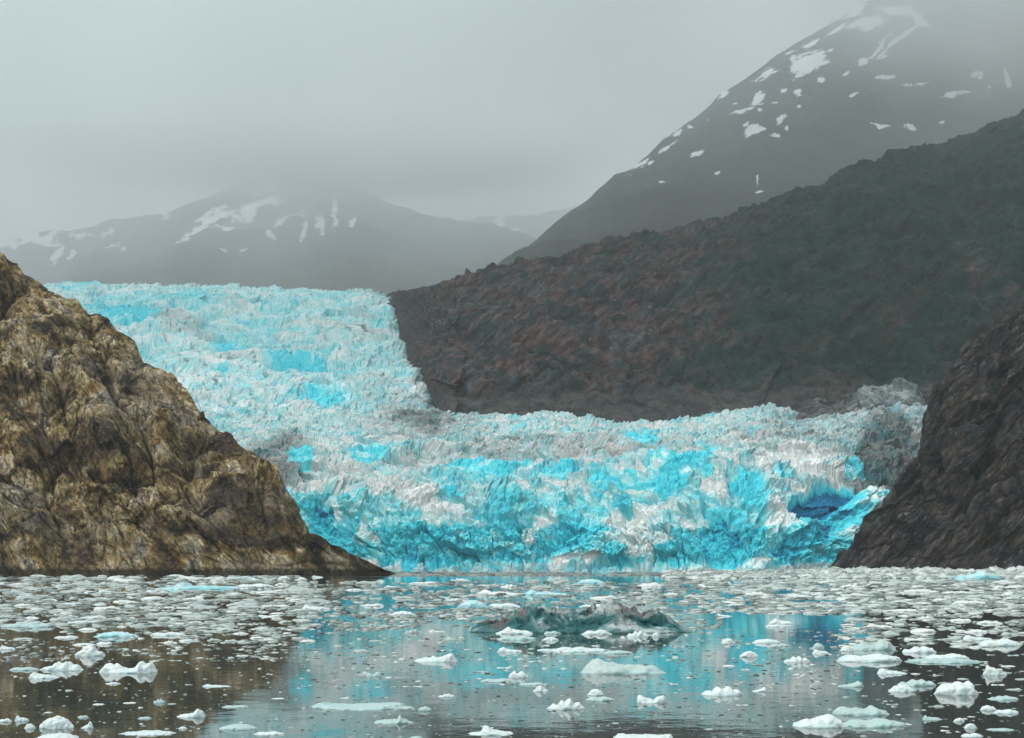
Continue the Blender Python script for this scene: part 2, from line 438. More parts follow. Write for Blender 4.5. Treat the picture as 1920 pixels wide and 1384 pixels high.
rl = loft('rock_cliff', np.arange(-700, 758, 1.5), Lcrest, LcY, LbY, Lb, 470, amp_left, mat_rock_left(), None, nb=50, curv=0.5, below=8)
tag(rl, 'ochre and grey cliff of rounded rock buttresses sloping down to the water at the left', 'cliff', kind='structure')

# ---- right cliff: dark slabs whose beds rise to the right
RCREST = [(1540, 1080), (1562, 1066), (1600, 1010), (1640, 960), (1682, 905), (1712, 868), (1722, 840), (1724, 800), (1730, 765), (1750, 722), (1786, 686), (1830, 645),
          (1875, 605), (1920, 565), (2020, 470), (2200, 320), (2500, 120), (2700, 20)]
def Rcrest(x):
    q = np.stack([x / 14.0, x * 0, x * 0], 1) if np.ndim(x) else None
    return interp(x, RCREST) + (13 * fbm(q, 4, 5, .6) * smooth(1060, 1000, interp(x, RCREST)) if q is not None else 0)
def Rb(x): return interp(x, [(1540, 830), (1600, 815), (1920, 770), (2700, 640)])
def RbY(x): return HY + CH * F / Rb(x)
def RcY(x):
    e = np.maximum((HY - Rcrest(x)) / F, 0)
    return Rb(x) + e * Rb(x) / (1 - 0.9 * e) * 0.9 + 3
def amp_right(P, X, s, rel):
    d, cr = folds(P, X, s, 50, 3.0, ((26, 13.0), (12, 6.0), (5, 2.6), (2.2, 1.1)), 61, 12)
    ca, sa = math.cos(R(50)), math.sin(R(50)); a = X * ca + s * sa; b = -X * sa + s * ca
    d += angular(X, s, 50, 3.2, ((13, 3.4), (5.5, 1.6), (2.3, .5)), 151)
    d += 1.4 * ridged(np.stack([a / 26, b / 3.0, s / 40], 1), 5, 61) - 0.5 + 0.3 * fbm(P / 1.6, 3, 5)
    d *= np.clip(P[:, 2] / 25, 0.25, 1) * np.where(rel > 1, .6, 1)
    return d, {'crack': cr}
rr = loft('rock_cliff', np.arange(1540, 2700, 1.7), Rcrest, RcY, RbY, Rb, 420, amp_right, mat_rock_right(), None, nb=50, curv=0.4, below=8)
tag(rr, 'dark brown and slate cliff of slanting rock beds at the right of the glacier', 'cliff', kind='structure')

# ---- glacier
GH = [(-200, 790), (460, 788), (840, 787), (900, 784), (960, 786), (1000, 782), (1050, 785), (1100, 791), (1180, 797), (1260, 795), (1330, 785), (1400, 772), (1445, 764),
      (1478, 782), (1500, 792), (1560, 783), (1640, 770), (1700, 768), (1760, 770), (1830, 780)]
EDGE_Y = [(560, 740), (590, 742), (640, 754), (700, 777), (750, 815), (783, 850), (800, 3000)]     # photo row -> right limit of the icefall
YPROF = [(850, 905), (800, 1230), (787, 1380), (750, 1520), (700, 1740), (650, 1960), (600, 2220), (560, 2480), (545, 2600)]   # photo row -> distance on the icefall
def ice_depth_at_row(py): 
    a = np.array(YPROF, float)[::-1]; return np.interp(py, a[:, 0], a[:, 1])
def toe(x): return interp(x, [(-200, 905), (500, 880), (620, 850), (760, 832), (1000, 842), (1200, 836), (1400, 828), (1560, 845), (1620, 860), (1830, 890)])
gx = np.arange(-160, 1800, 1.45)
nG = len(gx)
gh = interp(gx, GH)
top_row = interp(gx, [(-160, 870), (500, 860), (600, 872), (760, 888), (900, 882), (1000, 875), (1150, 868), (1280, 850), (1350, 852), (1450, 862), (1560, 870), (1700, 860), (1800, 860)])
T0 = toe(gx)
lim_pts = np.array([(560, 2850), (690, 2740), (728, 2560), (742, 2300), (754, 2010), (777, 1740), (800, 1580), (830, 1450), (850, 1400), (900, 1392)], float)
def column_knots(k):
    t0, th, g = T0[k], top_row[k], gh[k]
    return [(t0 - 1.5, 1079), (t0, 1073), (t0 + 6, 1050), (t0 + 14, 985), (t0 + 26, 925), (t0 + 52, th), (t0 + 130, th - (th - g) * 0.42), (t0 + 270, th - (th - g) * 0.72), (1380, g)]
def fall_knots(x, g):
    kn = [(1380, g)]
    for row, Yd in ((750, 1520), (706, 1690), (688, 1800), (640, 2000), (612, 2150), (596, 2260), (566, 2400), (545, 2600)):
        kn.append((Yd, row + interp(x, [(-160, -14), (110, -12), (400, -6), (600, 0), (740, 4)]) * (row < 600)))
    return kn + [(2760, 556), (2900, 620)]
def sample(cols, knots, rows, pw):
    oY = np.zeros((rows, len(cols))); oZ = oY.copy()
    for k in range(len(cols)):
        kn = np.array(knots(k), float)
        Yk, Zk = kn[:, 0], CH + (HY - kn[:, 1]) / F * kn[:, 0]
        sub = np.linspace(0, 1, 40)
        yy = np.concatenate([Yk[i] + (Yk[i + 1] - Yk[i]) * sub[:-1] for i in range(len(Yk) - 1)] + [[Yk[-1]]])
        zz = np.convolve(np.pad(np.interp(yy, Yk, Zk), 4, 'edge'), np.array([1, 2, 3, 4, 5, 4, 3, 2, 1.]) / 25, 'valid')
        dl = np.sqrt(np.diff(yy) ** 2 + np.diff(zz) ** 2) / (0.5 * (yy[1:] + yy[:-1])) ** pw
        cum = np.concatenate([[0], np.cumsum(dl)]); cum /= cum[-1]
        tt = np.linspace(0, 1, rows)
        oY[:, k] = np.interp(tt, cum, yy); oZ[:, k] = np.interp(tt, cum, zz)
    return oY, oZ
# the tongue
gY1, gZ1 = sample(gx, lambda k: column_knots(k) + [(1440, gh[k] + interp(gx[k], [(800, -15), (900, 14)])), (1500, gh[k] + interp(gx[k], [(800, -14), (900, 70)]))], 640, 1.15)
# the icefall, lowered where it meets the hill
fx = np.arange(-160, 905, 1.45); fg = interp(fx, GH)
gY2, gZ2 = sample(fx, lambda k: fall_knots(fx[k], fg[k]), 430, 1.15)
hid = np.interp(np.broadcast_to(fx[None], gY2.shape), lim_pts[:, 0], lim_pts[:, 1])
gZ2 -= 125 * smooth(-70, 130, gY2 - hid) * (fx[None] > 560)
def flat_grid(cols, gY, gZ):
    GP = np.stack([(cols[None] - 960) / F * gY, gY, gZ], -1); GN = grid_normals(GP)
    if GN[..., 2].mean() < 0: GN = -GN
    return GP.reshape(-1, 3), GN.reshape(-1, 3)
S1 = np.concatenate([np.zeros((1, nG)), np.cumsum(np.sqrt(np.diff(gY1, axis=0) ** 2 + np.diff(gZ1, axis=0) ** 2), 0)])
Pa, Na = flat_grid(gx, gY1, gZ1); Pb, Nb = flat_grid(fx, gY2, gZ2)
Pf = np.concatenate([Pa, Pb]); Nf = np.concatenate([Na, Nb])
Sg = np.concatenate([S1.ravel(), (600 + (gY2 - 1380) * 1.04).ravel()])
Xg = Pf[:, 0]
gfaces = np.concatenate([grid_faces(640, nG), grid_faces(430, len(fx)) + len(Pa)])
gpx = 960 + Xg / Pf[:, 1] * F; gpy = HY - (Pf[:, 2] - CH) / Pf[:, 1] * F
far = smooth(1300, 1700, Pf[:, 1]); face = smooth(0.62, 0.30, Nf[:, 2])
w3 = np.stack([Xg / 45, Sg / 45, Pf[:, 1] / 90], 1)
Xw = Xg + 9 * fbm(w3, 3, 71); Sw = Sg + 9 * fbm(w3 + 3.3, 3, 72)
big1, e1, c1, c1b = facets(Xw / 30, Sw / 22, 81, 1.1)
big2, e2, c2, c2b = facets(Xw / 11 + .3 * Sw / 30, Sw / 13, 82, 1.2)
big3, e3, c3, c3b = facets(Xw / 4.6, Sw / 5.5, 83, 1.2)
big4, e4, c4, c4b = facets(Xg / 1.9, Sg / 2.2, 84, 1.2)
lump = fbm(Pf / 20, 4, 85); fine = fbm(Pf / 2.2, 3, 86)
crev = ridged(np.stack([Xg / 70 + lump * .3, (Sg + 14 * fbm(w3, 2, 99)) / 16, Xg * 0], 1), 3, 87)   # crevasses that run across the flow
amp = 1.0 + 0.25 * far
leanx = 2.4 * fbm(np.stack([Xg / 6, Sg / 9, Xg * 0], 1), 2, 141)
swell = fbm(np.stack([Xg / 150, Sg / 46 + .3 * lump, Xg * 0], 1), 3, 88)          # long steps across the flow
crumb = ridged(Pf / 3.4, 4, 89, .6)
# named masses seen on the face: (x, y, rx, ry, angle, blue, push)
FEAT = [(565, 862, 26, 20, 0, .55, 0), (692, 856, 34, 15, 10, .55, 0), (605, 972, 17, 34, 0, .75, -4), (650, 990, 10, 24, 0, .6, -3), (905, 880, 75, 10, -6, .5, 0),
        (870, 900, 90, 16, 0, .3, 0), (950, 965, 55, 32, 0, .3, 0), (1200, 828, 38, 12, 0, .6, 0), (1265, 868, 55, 20, 0, .55, 0),
        (1165, 902, 70, 20, 0, .5, 0), (1325, 868, 22, 30, 0, .45, 0), (1398, 945, 38, 85, 0, .62, -5), (1350, 1015, 38, 50, 0, .72, -4),
        (1285, 1040, 45, 26, 0, .5, 0), (1545, 936, 62, 33, 18, 1.2, -9), (1603, 880, 20, 16, 0, .6, 0), (1522, 1003, 98, 19, 27, .86, -2),
        (1465, 1052, 36, 9, 24, .7, 0), (1080, 940, 90, 30, 0, .32, 0), (1085, 985, 40, 26, 0, .35, 0), (767, 1052, 16, 16, 0, .8, -3),
        (850, 1000, 60, 30, 0, .2, 0), (890, 1052, 130, 16, 0, .3, 0), (1200, 1062, 190, 7, 0, .3, 0), (240, 590, 55, 22, -8, .62, 0),
        (570, 685, 75, 9, -8, .5, 0), (610, 748, 55, 20, 0, .42, 0), (425, 655, 40, 14, -15, .42, 0), (360, 570, 60, 14, 0, .3, 0), (1030, 880, 130, 10, 0, .42, 0),
        (1470, 885, 24, 14, 0, .5, 0), (840, 930, 22, 22, 0, .55, -2), (1250, 900, 40, 35, 0, .55, 0), (1040, 1010, 30, 26, 0, .4, 0),
        (1010, 1000, 30, 24, 0, -.45, 2), (1215, 1008, 62, 38, 0, -.42, 3), (690, 1000, 36, 24, 20, -.42, 2), (1080, 1046, 40, 16, 0, -.36, 2), (1115, 1010, 36, 16, 0, -.2, 1),
        (1428, 1050, 26, 24, 0, -.35, 2), (810, 942, 55, 18, -8, -.4, 2), (1452, 960, 30, 36, 0, -.25, 0), (1615, 960, 26, 60, -35, -.3, 2), (1480, 862, 80, 22, 0, -.25, 0),
        (1380, 870, 60, 14, 0, -.2, 0), (900, 1000, 50, 20, 0, -.2, 0), (970, 1035, 60, 20, 0, -.2, 0), (830, 970, 60, 18, 0, -.2, 0), (620, 930, 40, 25, 0, -.15, 0)]
wob = 10 * fbm(Pf / 9, 4, 91); wob2 = 10 * fbm(Pf / 9 + 7, 4, 92)
fb = np.zeros(len(Xg), np.float32); push = fb.copy(); calm = fb.copy()
for (cx, cy, rx, ry, an, bv, pu) in FEAT:
    k = blob(gpx + wob * (.6 if bv > .7 else 1), gpy + wob2 * (.6 if bv > .7 else 1), cx, cy, rx, ry, an, 0.14 if bv > .7 else 0.3)
    fb = np.where(bv > 0, np.maximum(fb, k * bv), fb + 0) if bv > 0 else fb
    if bv < 0: fb = fb + k * bv
    push += k * pu
    if abs(bv) > .7: calm = np.maximum(calm, k)
huge, e0, c0, c0b = facets(Xw / 62, Sw / 34, 80, 1.0)
col8, e8, c8, c8b = facets((Xw + .25 * Sw) / 8.5, Sw / 24, 78, 1.3)
nf = 1 - .55 * far
Dt = (2.5 + 5 * far) * huge + (4.6 - 1.2 * far) * big1 + 2.6 * big2 * (1 - .25 * far) + 1.7 * nf * big3 * (0.5 + c2) + .8 * nf * nf * big4 + 2.2 * lump + nf * (0.5 * crumb + .4 * fine) + (4 + 24 * far) * swell * smooth(2620, 2250, Pf[:, 1])
Dt -= 1.6 * (1 - smooth(0.0, 0.10, e2)) + 3.5 * smooth(0.70, 0.9, crev)
Df = 7.0 * big1 + 2.2 * col8 + 4.2 * big2 + 2.8 * big3 + 1.5 * big4 + 4.0 * lump + 1.6 * crumb + .6 * fine - 2.0 * (1 - smooth(0.0, 0.12, e2)) - .8 * (1 - smooth(0, .12, e3))
D = amp * Dt * (1 - face) + Df * face
D *= (1 - 0.15 * face) * (1 - 0.55 * calm)
D *= smooth(-1, 8, Sg) * 0.9 + 0.1
D += push
dirn = Nf * (0.35 + 0.65 * face)[:, None]; dirn[:, 2] += 0.75 * (1 - face)
dirn /= np.linalg.norm(dirn, axis=1)[:, None]
GV = Pf + dirn * D[:, None]
GV[:, 0] += (leanx + .55 * D * (c1 - .5) * 2) * smooth(2, 12, Sg)      # blocks lean
# colour masks
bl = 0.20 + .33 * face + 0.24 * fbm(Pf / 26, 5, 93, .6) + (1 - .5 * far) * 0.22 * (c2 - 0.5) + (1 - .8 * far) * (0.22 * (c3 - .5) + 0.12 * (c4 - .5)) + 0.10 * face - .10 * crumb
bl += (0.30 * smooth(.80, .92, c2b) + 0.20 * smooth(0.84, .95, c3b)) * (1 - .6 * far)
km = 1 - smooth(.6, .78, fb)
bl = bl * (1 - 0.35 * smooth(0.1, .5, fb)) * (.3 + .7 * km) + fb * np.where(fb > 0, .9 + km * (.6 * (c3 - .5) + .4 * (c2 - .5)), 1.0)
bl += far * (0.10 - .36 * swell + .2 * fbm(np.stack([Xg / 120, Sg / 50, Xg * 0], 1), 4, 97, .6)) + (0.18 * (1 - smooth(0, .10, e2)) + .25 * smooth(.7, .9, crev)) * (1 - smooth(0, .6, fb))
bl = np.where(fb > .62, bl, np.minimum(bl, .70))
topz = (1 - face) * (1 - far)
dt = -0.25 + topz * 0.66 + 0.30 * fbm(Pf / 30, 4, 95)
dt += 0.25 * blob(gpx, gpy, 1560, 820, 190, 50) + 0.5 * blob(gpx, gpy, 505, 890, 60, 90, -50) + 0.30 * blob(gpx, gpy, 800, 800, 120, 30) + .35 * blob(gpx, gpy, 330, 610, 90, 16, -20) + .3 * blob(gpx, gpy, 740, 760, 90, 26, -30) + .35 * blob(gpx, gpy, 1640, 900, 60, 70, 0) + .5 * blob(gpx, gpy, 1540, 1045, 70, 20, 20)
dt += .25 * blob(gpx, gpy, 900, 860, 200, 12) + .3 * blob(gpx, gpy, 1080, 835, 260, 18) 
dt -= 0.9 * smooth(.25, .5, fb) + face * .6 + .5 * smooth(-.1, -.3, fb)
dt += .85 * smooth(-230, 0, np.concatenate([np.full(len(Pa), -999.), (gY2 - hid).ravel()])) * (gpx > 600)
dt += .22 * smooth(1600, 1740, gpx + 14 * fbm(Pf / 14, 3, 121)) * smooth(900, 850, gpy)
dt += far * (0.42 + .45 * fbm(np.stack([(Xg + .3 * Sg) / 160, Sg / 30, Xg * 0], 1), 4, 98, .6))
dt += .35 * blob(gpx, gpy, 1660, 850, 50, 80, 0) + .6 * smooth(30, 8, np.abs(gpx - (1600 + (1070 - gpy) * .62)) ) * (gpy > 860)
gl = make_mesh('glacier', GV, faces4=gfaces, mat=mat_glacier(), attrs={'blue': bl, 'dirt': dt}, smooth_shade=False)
tag(gl, 'turquoise and white tidewater glacier with crevassed icefall and broken front', 'glacier', kind='structure')
del Pf, Nf, Pa, Pb, Na, Nb

# ---- hill behind the glacier: red brown rock at the left, dark green scrub at the right
MCREST = [(560, 640), (660, 590), (700, 566), (740, 549), (800, 540), (850, 530), (905, 510), (935, 505), (1000, 490), (1080, 475), (1150, 456), (1210, 444), (1250, 436), (1330, 420), (1400, 398), (1440, 378), (1480, 362),
          (1550, 350), (1600, 318), (1650, 303), (1700, 285), (1780, 268), (1850, 245), (1920, 220), (2100, 150), (2500, 0), (2800, -60)]
def Mcrest(x): return interp(x, MCREST) + 6 * smooth(800, 1000, x)
def McY(x): return interp(x, [(560, 2750), (740, 2620), (900, 2400), (1200, 2350), (1500, 2500), (1920, 2700), (2800, 3000)])
def Mb(x): return interp(x, [(560, 680), (700, 640), (740, 600), (752, 645), (775, 705), (812, 755), (850, 795), (1000, 800), (1250, 806), (1400, 792), (1560, 795), (1750, 790), (2800, 800)])
def MbY(x): return np.where(x < 850, ice_depth_at_row(interp(x, [(560, 600), (740, 592), (752, 640), (775, 700), (812, 750), (850, 787)])) - 5, 1400) 
def amp_mid(P, X, s, rel):
    w = P / 260
    d = 26 * fbm(w, 3, 101) 
    st = np.stack([(X + 0.75 * s) / 85, (s - 0.75 * X) / 240, P[:, 1] / 400], 1)
    d += 26 * ridged(st, 5, 102) - 9 + angular(X, s, 40, 2.0, ((40, 5), (16, 2.5), (7, 1.2)), 171)
    d += 6 * ridged(P / 34, 4, 103) + 1.6 * fbm(P / 7, 3, 104)
    f1, f2, bx, by, r0, r1, r2 = voro2((X + s * .5) / 46, (s - X * .5) / 60, 105)
    d += 8 * (np.sqrt(np.clip(f2 - f1, 0, 1)) - .6 + .6 * (r0 - .5))
    k = smooth(0, 0.12, rel) * np.where(rel > 1, .5, 1) * (1 - 0.93 * smooth(.72, 1.0, rel))
    k = k * (.3 + .7 * smooth(720, 980, 960 + P[:, 0] / P[:, 1] * F))
    return d * k, {}
def attr_mid(px, py, P):
    v = smooth(1150, 1480, px + 0.25 * (py - 600) + 70 * fbm(P / 200, 3, 110)) * (1 - 0.7 * smooth(700, 745, py))
    v = np.maximum(v, 0.35 * smooth(560, 480, py) * smooth(880, 1050, px))
    v -= .35 * blob(px, py, 1865, 560, 40, 130, 30) + .25 * blob(px, py, 1690, 600, 16, 90, -30)
    mo = np.maximum(smooth(725, 765, py - interp(px, [(800, 0), (1100, 0), (1300, 0), (1700, -30)])), .7 * smooth(45, 5, px - interp(py, [(545, 735), (590, 742), (640, 754), (700, 777), (750, 815), (783, 850)])) * (py < 790))
    return {'veg': np.clip(v, -0.6, 1) - .15, 'moraine': mo, 'crack': px * 0}
hm = loft('hill', np.arange(560, 2800, 2.3), Mcrest, McY, Mb, MbY, 420, amp_mid, mat_mid(), attr_mid, nb=40, curv=0.35, below=60, backlen=lambda x: 300 + 0 * x)
tag(hm, 'hillside of red brown rock turning to dark green scrub above the glacier', 'hill', kind='structure')

# ---- dirty ice left standing behind the right end of the glacier
DCREST = [(1290, 800), (1340, 770), (1375, 768), (1400, 772), (1460, 780), (1500, 766), (1535, 742), (1555, 756), (1590, 738), (1640, 722), (1690, 712), (1716, 716), (1725, 745), (1760, 780), (1800, 810)]
def amp_dirty(P, X, s, rel):
    a1, e1_, c1_, _ = facets(X / 22, s / 16, 201, 1.2); a2, e2_, c2_, _b = facets(X / 8, s / 7, 202, 1.3); a3, e3_, _c, _d = facets(X / 3, s / 3, 203, 1.2)
    d = 5.5 * a1 + 2.6 * a2 + .7 * a3 - 1.2 * (1 - smooth(0, .12, e2_))
    px = 960 + P[:, 0] / P[:, 1] * F; py = HY - (P[:, 2] - CH) / P[:, 1] * F
    dirt = 0.40 + 0.5 * (c1_ - .5) + 0.6 * (c2_ - .5) + .3 * fbm(P / 20, 4, 204)
    dirt += 1.6 * blob(px, py, 1520, 765, 70, 26, 10) + 0.5 * smooth(1480, 1400, px) 
    return d * smooth(0, .2, rel) * np.where(rel > 1, .6, 1), {'blue': 0.08 + .2 * (c2_ - .5) + .1 * fbm(P / 12, 3, 7), 'dirt': dirt}
dg = loft('dirty_ice_ridge', np.arange(1290, 1800, 1.6), lambda x: interp(x, DCREST) + 6, lambda x: 1390 + 0 * x + 0.0 * x, lambda x: interp(x, DCREST) * 0 + 806, lambda x: 1330 + 0 * x, 110,
          amp_dirty, mat_glacier('old_dirty_ice', True), None, nb=30, curv=0.3, below=20, backlen=lambda x: 50 + 0 * x)
tag(dg, 'grey dirt covered blocks of old ice behind the right end of the glacier', 'ice ridge', kind='structure')
# (it stands on the hill foot; darker ice than the tongue)

# ---- snow streaked peaks in the haze
def peak(name, label, xs, crest_pts, cY, by, bY, snow, mat, seed, nt=220, amp=60, jag=1.0):
    def amp_fn(P, X, s, rel):
        d = amp * (0.9 * fbm(P / 900, 3, seed) + 0.55 * ridged(np.stack([(X + .4 * s) / 330, s / 900, P[:, 1] / 900], 1), 5, seed + 1) - 0.2 + 0.10 * fbm(P / 90, 4, seed + 2))
        return d * smooth(0, .1, rel) * (1 - 0.75 * smooth(.85, 1.0, rel)), {}
    def attr_fn(px, py, P):
        s = np.zeros(len(px))
        w1 = 16 * fbm(P / 90, 5, seed + 5, .65); w2 = 16 * fbm(P / 90 + 4, 5, seed + 6, .65)
        for (cx, cy, rx, ry, an) in snow:
            s = np.maximum(s, blob(px + w1 * min(1, rx / 14), py + w2 * min(1, rx / 14), cx, cy, rx * 1.0, ry * .9, an, .8))
        return {'snow': s}
    o = loft(name, xs, lambda x: interp(x, crest_pts) + 16 * jag * fbm(np.stack([x / 75, x * 0 + seed, x * 0], 1), 5, seed, .55), lambda x: interp(x, cY), lambda x: interp(x, by), lambda x: interp(x, bY), nt, amp_fn, mat, attr_fn, nb=20, curv=.2, below=100, backlen=lambda x: 700 + 0 * x)
    tag(o, label, 'mountain', kind='structure')
    return o

RS = [(1455, 210, 7, 4, 0), (1380, 205, 6, 4, 20), (1430, 230, 6, 3, 0), (1540, 160, 8, 3, 10), (1495, 152, 6, 5, 0), (1330, 232, 6, 3, 40), (1500, 215, 5, 3, 0), (1600, 190, 9, 3, 20), (1560, 110, 8, 5, 30), (1480, 105, 10, 4, 35), (1760, 240, 6, 3, 0), (1420, 345, 3, 14, 0), (1850, 190, 8, 3, 0), (1215, 300, 8, 3, 30), (1620, 130, 14, 4, 40),
      (1625, 55, 42, 16, 10), (1520, 133, 36, 20, 25), (1440, 147, 22, 8, 30), (1425, 195, 12, 20, -25), (1490, 125, 7, 9, 0), (1500, 185, 9, 9, 20), (1472, 178, 9, 4, 30),
      (1396, 228, 20, 5, 5), (1413, 256, 20, 7, 0), (1467, 238, 16, 5, 45), (1453, 267, 9, 5, 0), (1475, 254, 5, 5, 0), (1305, 284, 12, 4, 5), (1270, 248, 11, 7, 50),
      (1294, 239, 6, 6, 0), (1250, 275, 22, 5, 20), (1197, 306, 16, 4, 35), (1345, 323, 7, 3, 0), (1240, 333, 9, 3, 0), (1424, 366, 12, 4, 0), (1655, 155, 24, 5, 15),
      (1720, 168, 28, 5, 0), (1785, 193, 26, 5, -6), (1647, 244, 22, 4, 0), (1705, 239, 14, 5, -5), (1690, 95, 55, 5, 40), (1650, 110, 45, 4, 42), (1885, 165, 5, 28, 15),
      (1520, 90, 20, 8, 30), (1570, 60, 22, 7, 35), (1600, 25, 35, 8, 25), (1690, 35, 40, 12, -20), (1360, 180, 10, 4, 35), (1730, 60, 30, 6, -30), (1825, 165, 12, 4, 0), (1590, 150, 8, 3, 20)]
m_peak = mat_peak('dark_peak', (0.040, 0.050, 0.052), (0.020, 0.026, 0.028))
peak('mountain', 'dark mountain with broken snow patches rising to the upper right', np.arange(860, 2700, 3.2),
     [(860, 600), (900, 530), (940, 500), (1000, 450), (1050, 408), (1100, 372), (1150, 325), (1190, 312), (1240, 262), (1300, 222), (1350, 178), (1400, 148), (1450, 112), (1500, 78), (1560, 42),
      (1600, 18), (1640, -5), (1700, -60), (1760, -90), (1850, -80), (1950, -120), (2200, -200), (2700, -200)],
     [(860, 3900), (1300, 4100), (1700, 4500), (2700, 4700)], [(860, 640), (2700, 560)], [(860, 3100), (2700, 3300)], RS, m_peak, 301, nt=260, amp=70, jag=.45)
LS = [(600, 420, 8, 22, 10), (570, 430, 5, 20, -15), (660, 420, 6, 16, -20), (365, 425, 30, 4, 15), (480, 385, 50, 9, 22), (410, 398, 40, 8, 10), (385, 408, 14, 9, 0), (425, 418, 26, 5, 0), (338, 445, 16, 5, 45), (455, 463, 16, 5, 12), (420, 472, 7, 6, 0), (545, 400, 34, 6, 15), (525, 415, 7, 18, -30),
      (508, 440, 5, 15, 55), (628, 400, 7, 34, -4), (425, 435, 14, 4, 0), (300, 405, 18, 4, 10), (510, 350, 40, 6, 20), (215, 460, 20, 3, 10), (560, 360, 30, 5, 0)]
peak('mountain', 'hazy rounded mountain with snow patches behind the top of the icefall', np.arange(-20, 1250, 3.0),
     [(-20, 600), (90, 545), (130, 500), (180, 470), (250, 440), (300, 405), (350, 385), (430, 350), (490, 328), (560, 318), (630, 334), (690, 362), (735, 384), (780, 400), (850, 412), (920, 420), (1000, 445), (1100, 500), (1250, 640)],
     [(-20, 6300), (520, 7300), (1250, 6500)], [(-20, 620), (1250, 660)], [(-20, 5300), (1250, 5300)], LS, m_peak, 321, nt=180, amp=80)
FS = [(90, 440, 26, 6, 10), (45, 455, 24, 6, 20), (130, 470, 5, 16, -30), (200, 430, 16, 4, 10), (240, 440, 10, 3, 0), (65, 447, 40, 10, 0), (105, 470, 7, 24, -35), (150, 435, 20, 6, 0), (20, 460, 12, 6, 0)]
peak('mountain', 'faint snowy mountain shoulder at the far left edge behind the cliff', np.arange(-500, 420, 3.5),
     [(-500, 400), (-300, 450), (-100, 500), (0, 468), (40, 440), (90, 436), (150, 428), (210, 412), (300, 402), (360, 420), (420, 470)],
     [(-500, 7000), (420, 7000)], [(-500, 620), (420, 620)], [(-500, 6500), (420, 6500)], FS, m_peak, 341, nt=110, amp=80)
XS = [(860, 430, 40, 8, 15), (935, 425, 12, 20, 0), (965, 440, 20, 5, 10), (790, 440, 30, 4, 10)]
peak('mountain', 'faintest mountain range between the two snowy peaks', np.arange(640, 1500, 3.5),
     [(640, 520), (700, 450), (760, 430), (830, 418), (900, 408), (960, 405), (1010, 410), (1100, 380), (1300, 330), (1500, 300)],
     [(640, 8000), (1500, 8000)], [(640, 620), (1500, 620)], [(640, 7200), (1500, 7200)], XS, m_peak, 361, nt=110, amp=80)

# ------------------------------------------------------------------ floating ice
ICE_W = mat_float_ice('white_ice', (0.75, 0.81, 0.80), 0.40)
ICE_P = mat_float_ice('pale_wet_ice', (0.50, 0.61, 0.59), 0.35)
ICE_C = mat_float_ice('turquoise_ice', (0.66, 0.84, 0.86), 1.0, 0.0, 0.35)
ICE_D = mat_float_ice('dirty_ice', (0.42, 0.52, 0.52), 0.9, 0.55, 0.5)

def _soft(prof):
    a = np.array(prof, float); xs = np.linspace(-1, 1, 81); j = np.clip(np.searchsorted(a[:, 0], xs, 'right') - 1, 0, len(a) - 2)
    t = np.clip((xs - a[j, 0]) / (a[j + 1, 0] - a[j, 0]), 0, 1); t = t * t * (3 - 2 * t)
    return xs, a[j, 1] + (a[j + 1, 1] - a[j, 1]) * t

def chunk_mesh(W, D, H, seed, prof=None, nu=56, nv=22, lumps=1.0, keel=0.5, top=0.62):
    """a melted lump: outline W x D, height H above the water; prof = [(x, height share)...] along its length"""
    v = np.linspace(0, math.pi, nv); u = np.linspace(0, 2 * math.pi, nu, endpoint=False)
    V, U = np.meshgrid(v, u, indexing='ij')
    def sg(a, p): return np.sign(a) * np.abs(a) ** p
    x = sg(np.sin(V), .75) * sg(np.cos(U), 1.0); y = sg(np.sin(V), .75) * sg(np.sin(U), 1.0); z = sg(np.cos(V), top)
    x, y, z = x.ravel(), y.ravel(), z.ravel()
    q = np.stack([x * W / H * .30, y * D / H * .30, z * .4], 1) + seed * 3.7
    out = 1 + 0.28 * fbm(q * 1.0 + 1.7, 3, seed)                      # uneven outline
    hh = np.interp(x, *_soft(prof)) if prof else (0.55 + 0.45 * np.clip(0.5 + 1.3 * fbm(np.stack([x * W / H * .33, y, x * 0], 1) + seed, 3, seed + 1), 0, 1))
    zz = np.where(z > 0, z * hh, z * keel)
    P = np.stack([x * W / 2 * out, y * D / 2 * out, zz * H * 1.12 - 0.12 * H], 1)
    k = lumps * H * 0.15
    n = np.stack([x, y, z], 1); n /= np.linalg.norm(n, axis=1)[:, None] + 1e-6
    P += n * (k * (1.4 * fbm(P / (H * 0.75) + seed, 3, seed + 2, .6) + 0.5 * ridged(P / (H * .4) + seed, 2, seed + 3) - .2))[:, None]
    for (L, A, sd) in ((.85, .12, 1), (.38, .06, 2)):            # knobs left by melting
        f1, f2, *_r = voro2(P[:, 0] / (H * L) + seed, (P[:, 1] + P[:, 2]) / (H * L), seed + sd)
        up = smooth(-.1 * H, .3 * H, P[:, 2])
        P[:, 2] += A * H * lumps * (np.sqrt(np.clip(f2 - f1, 0, 1)) - .5 + .5 * (_r[2] - .5)) * up
        P[:, 1] -= .5 * A * H * lumps * (np.sqrt(np.clip(f2 - f1, 0, 1)) - .5) * smooth(-.2 * H, .2 * H, P[:, 2])
    fc = grid_faces(nv, nu, wrap=True)[:, ::-1]
    return P, fc

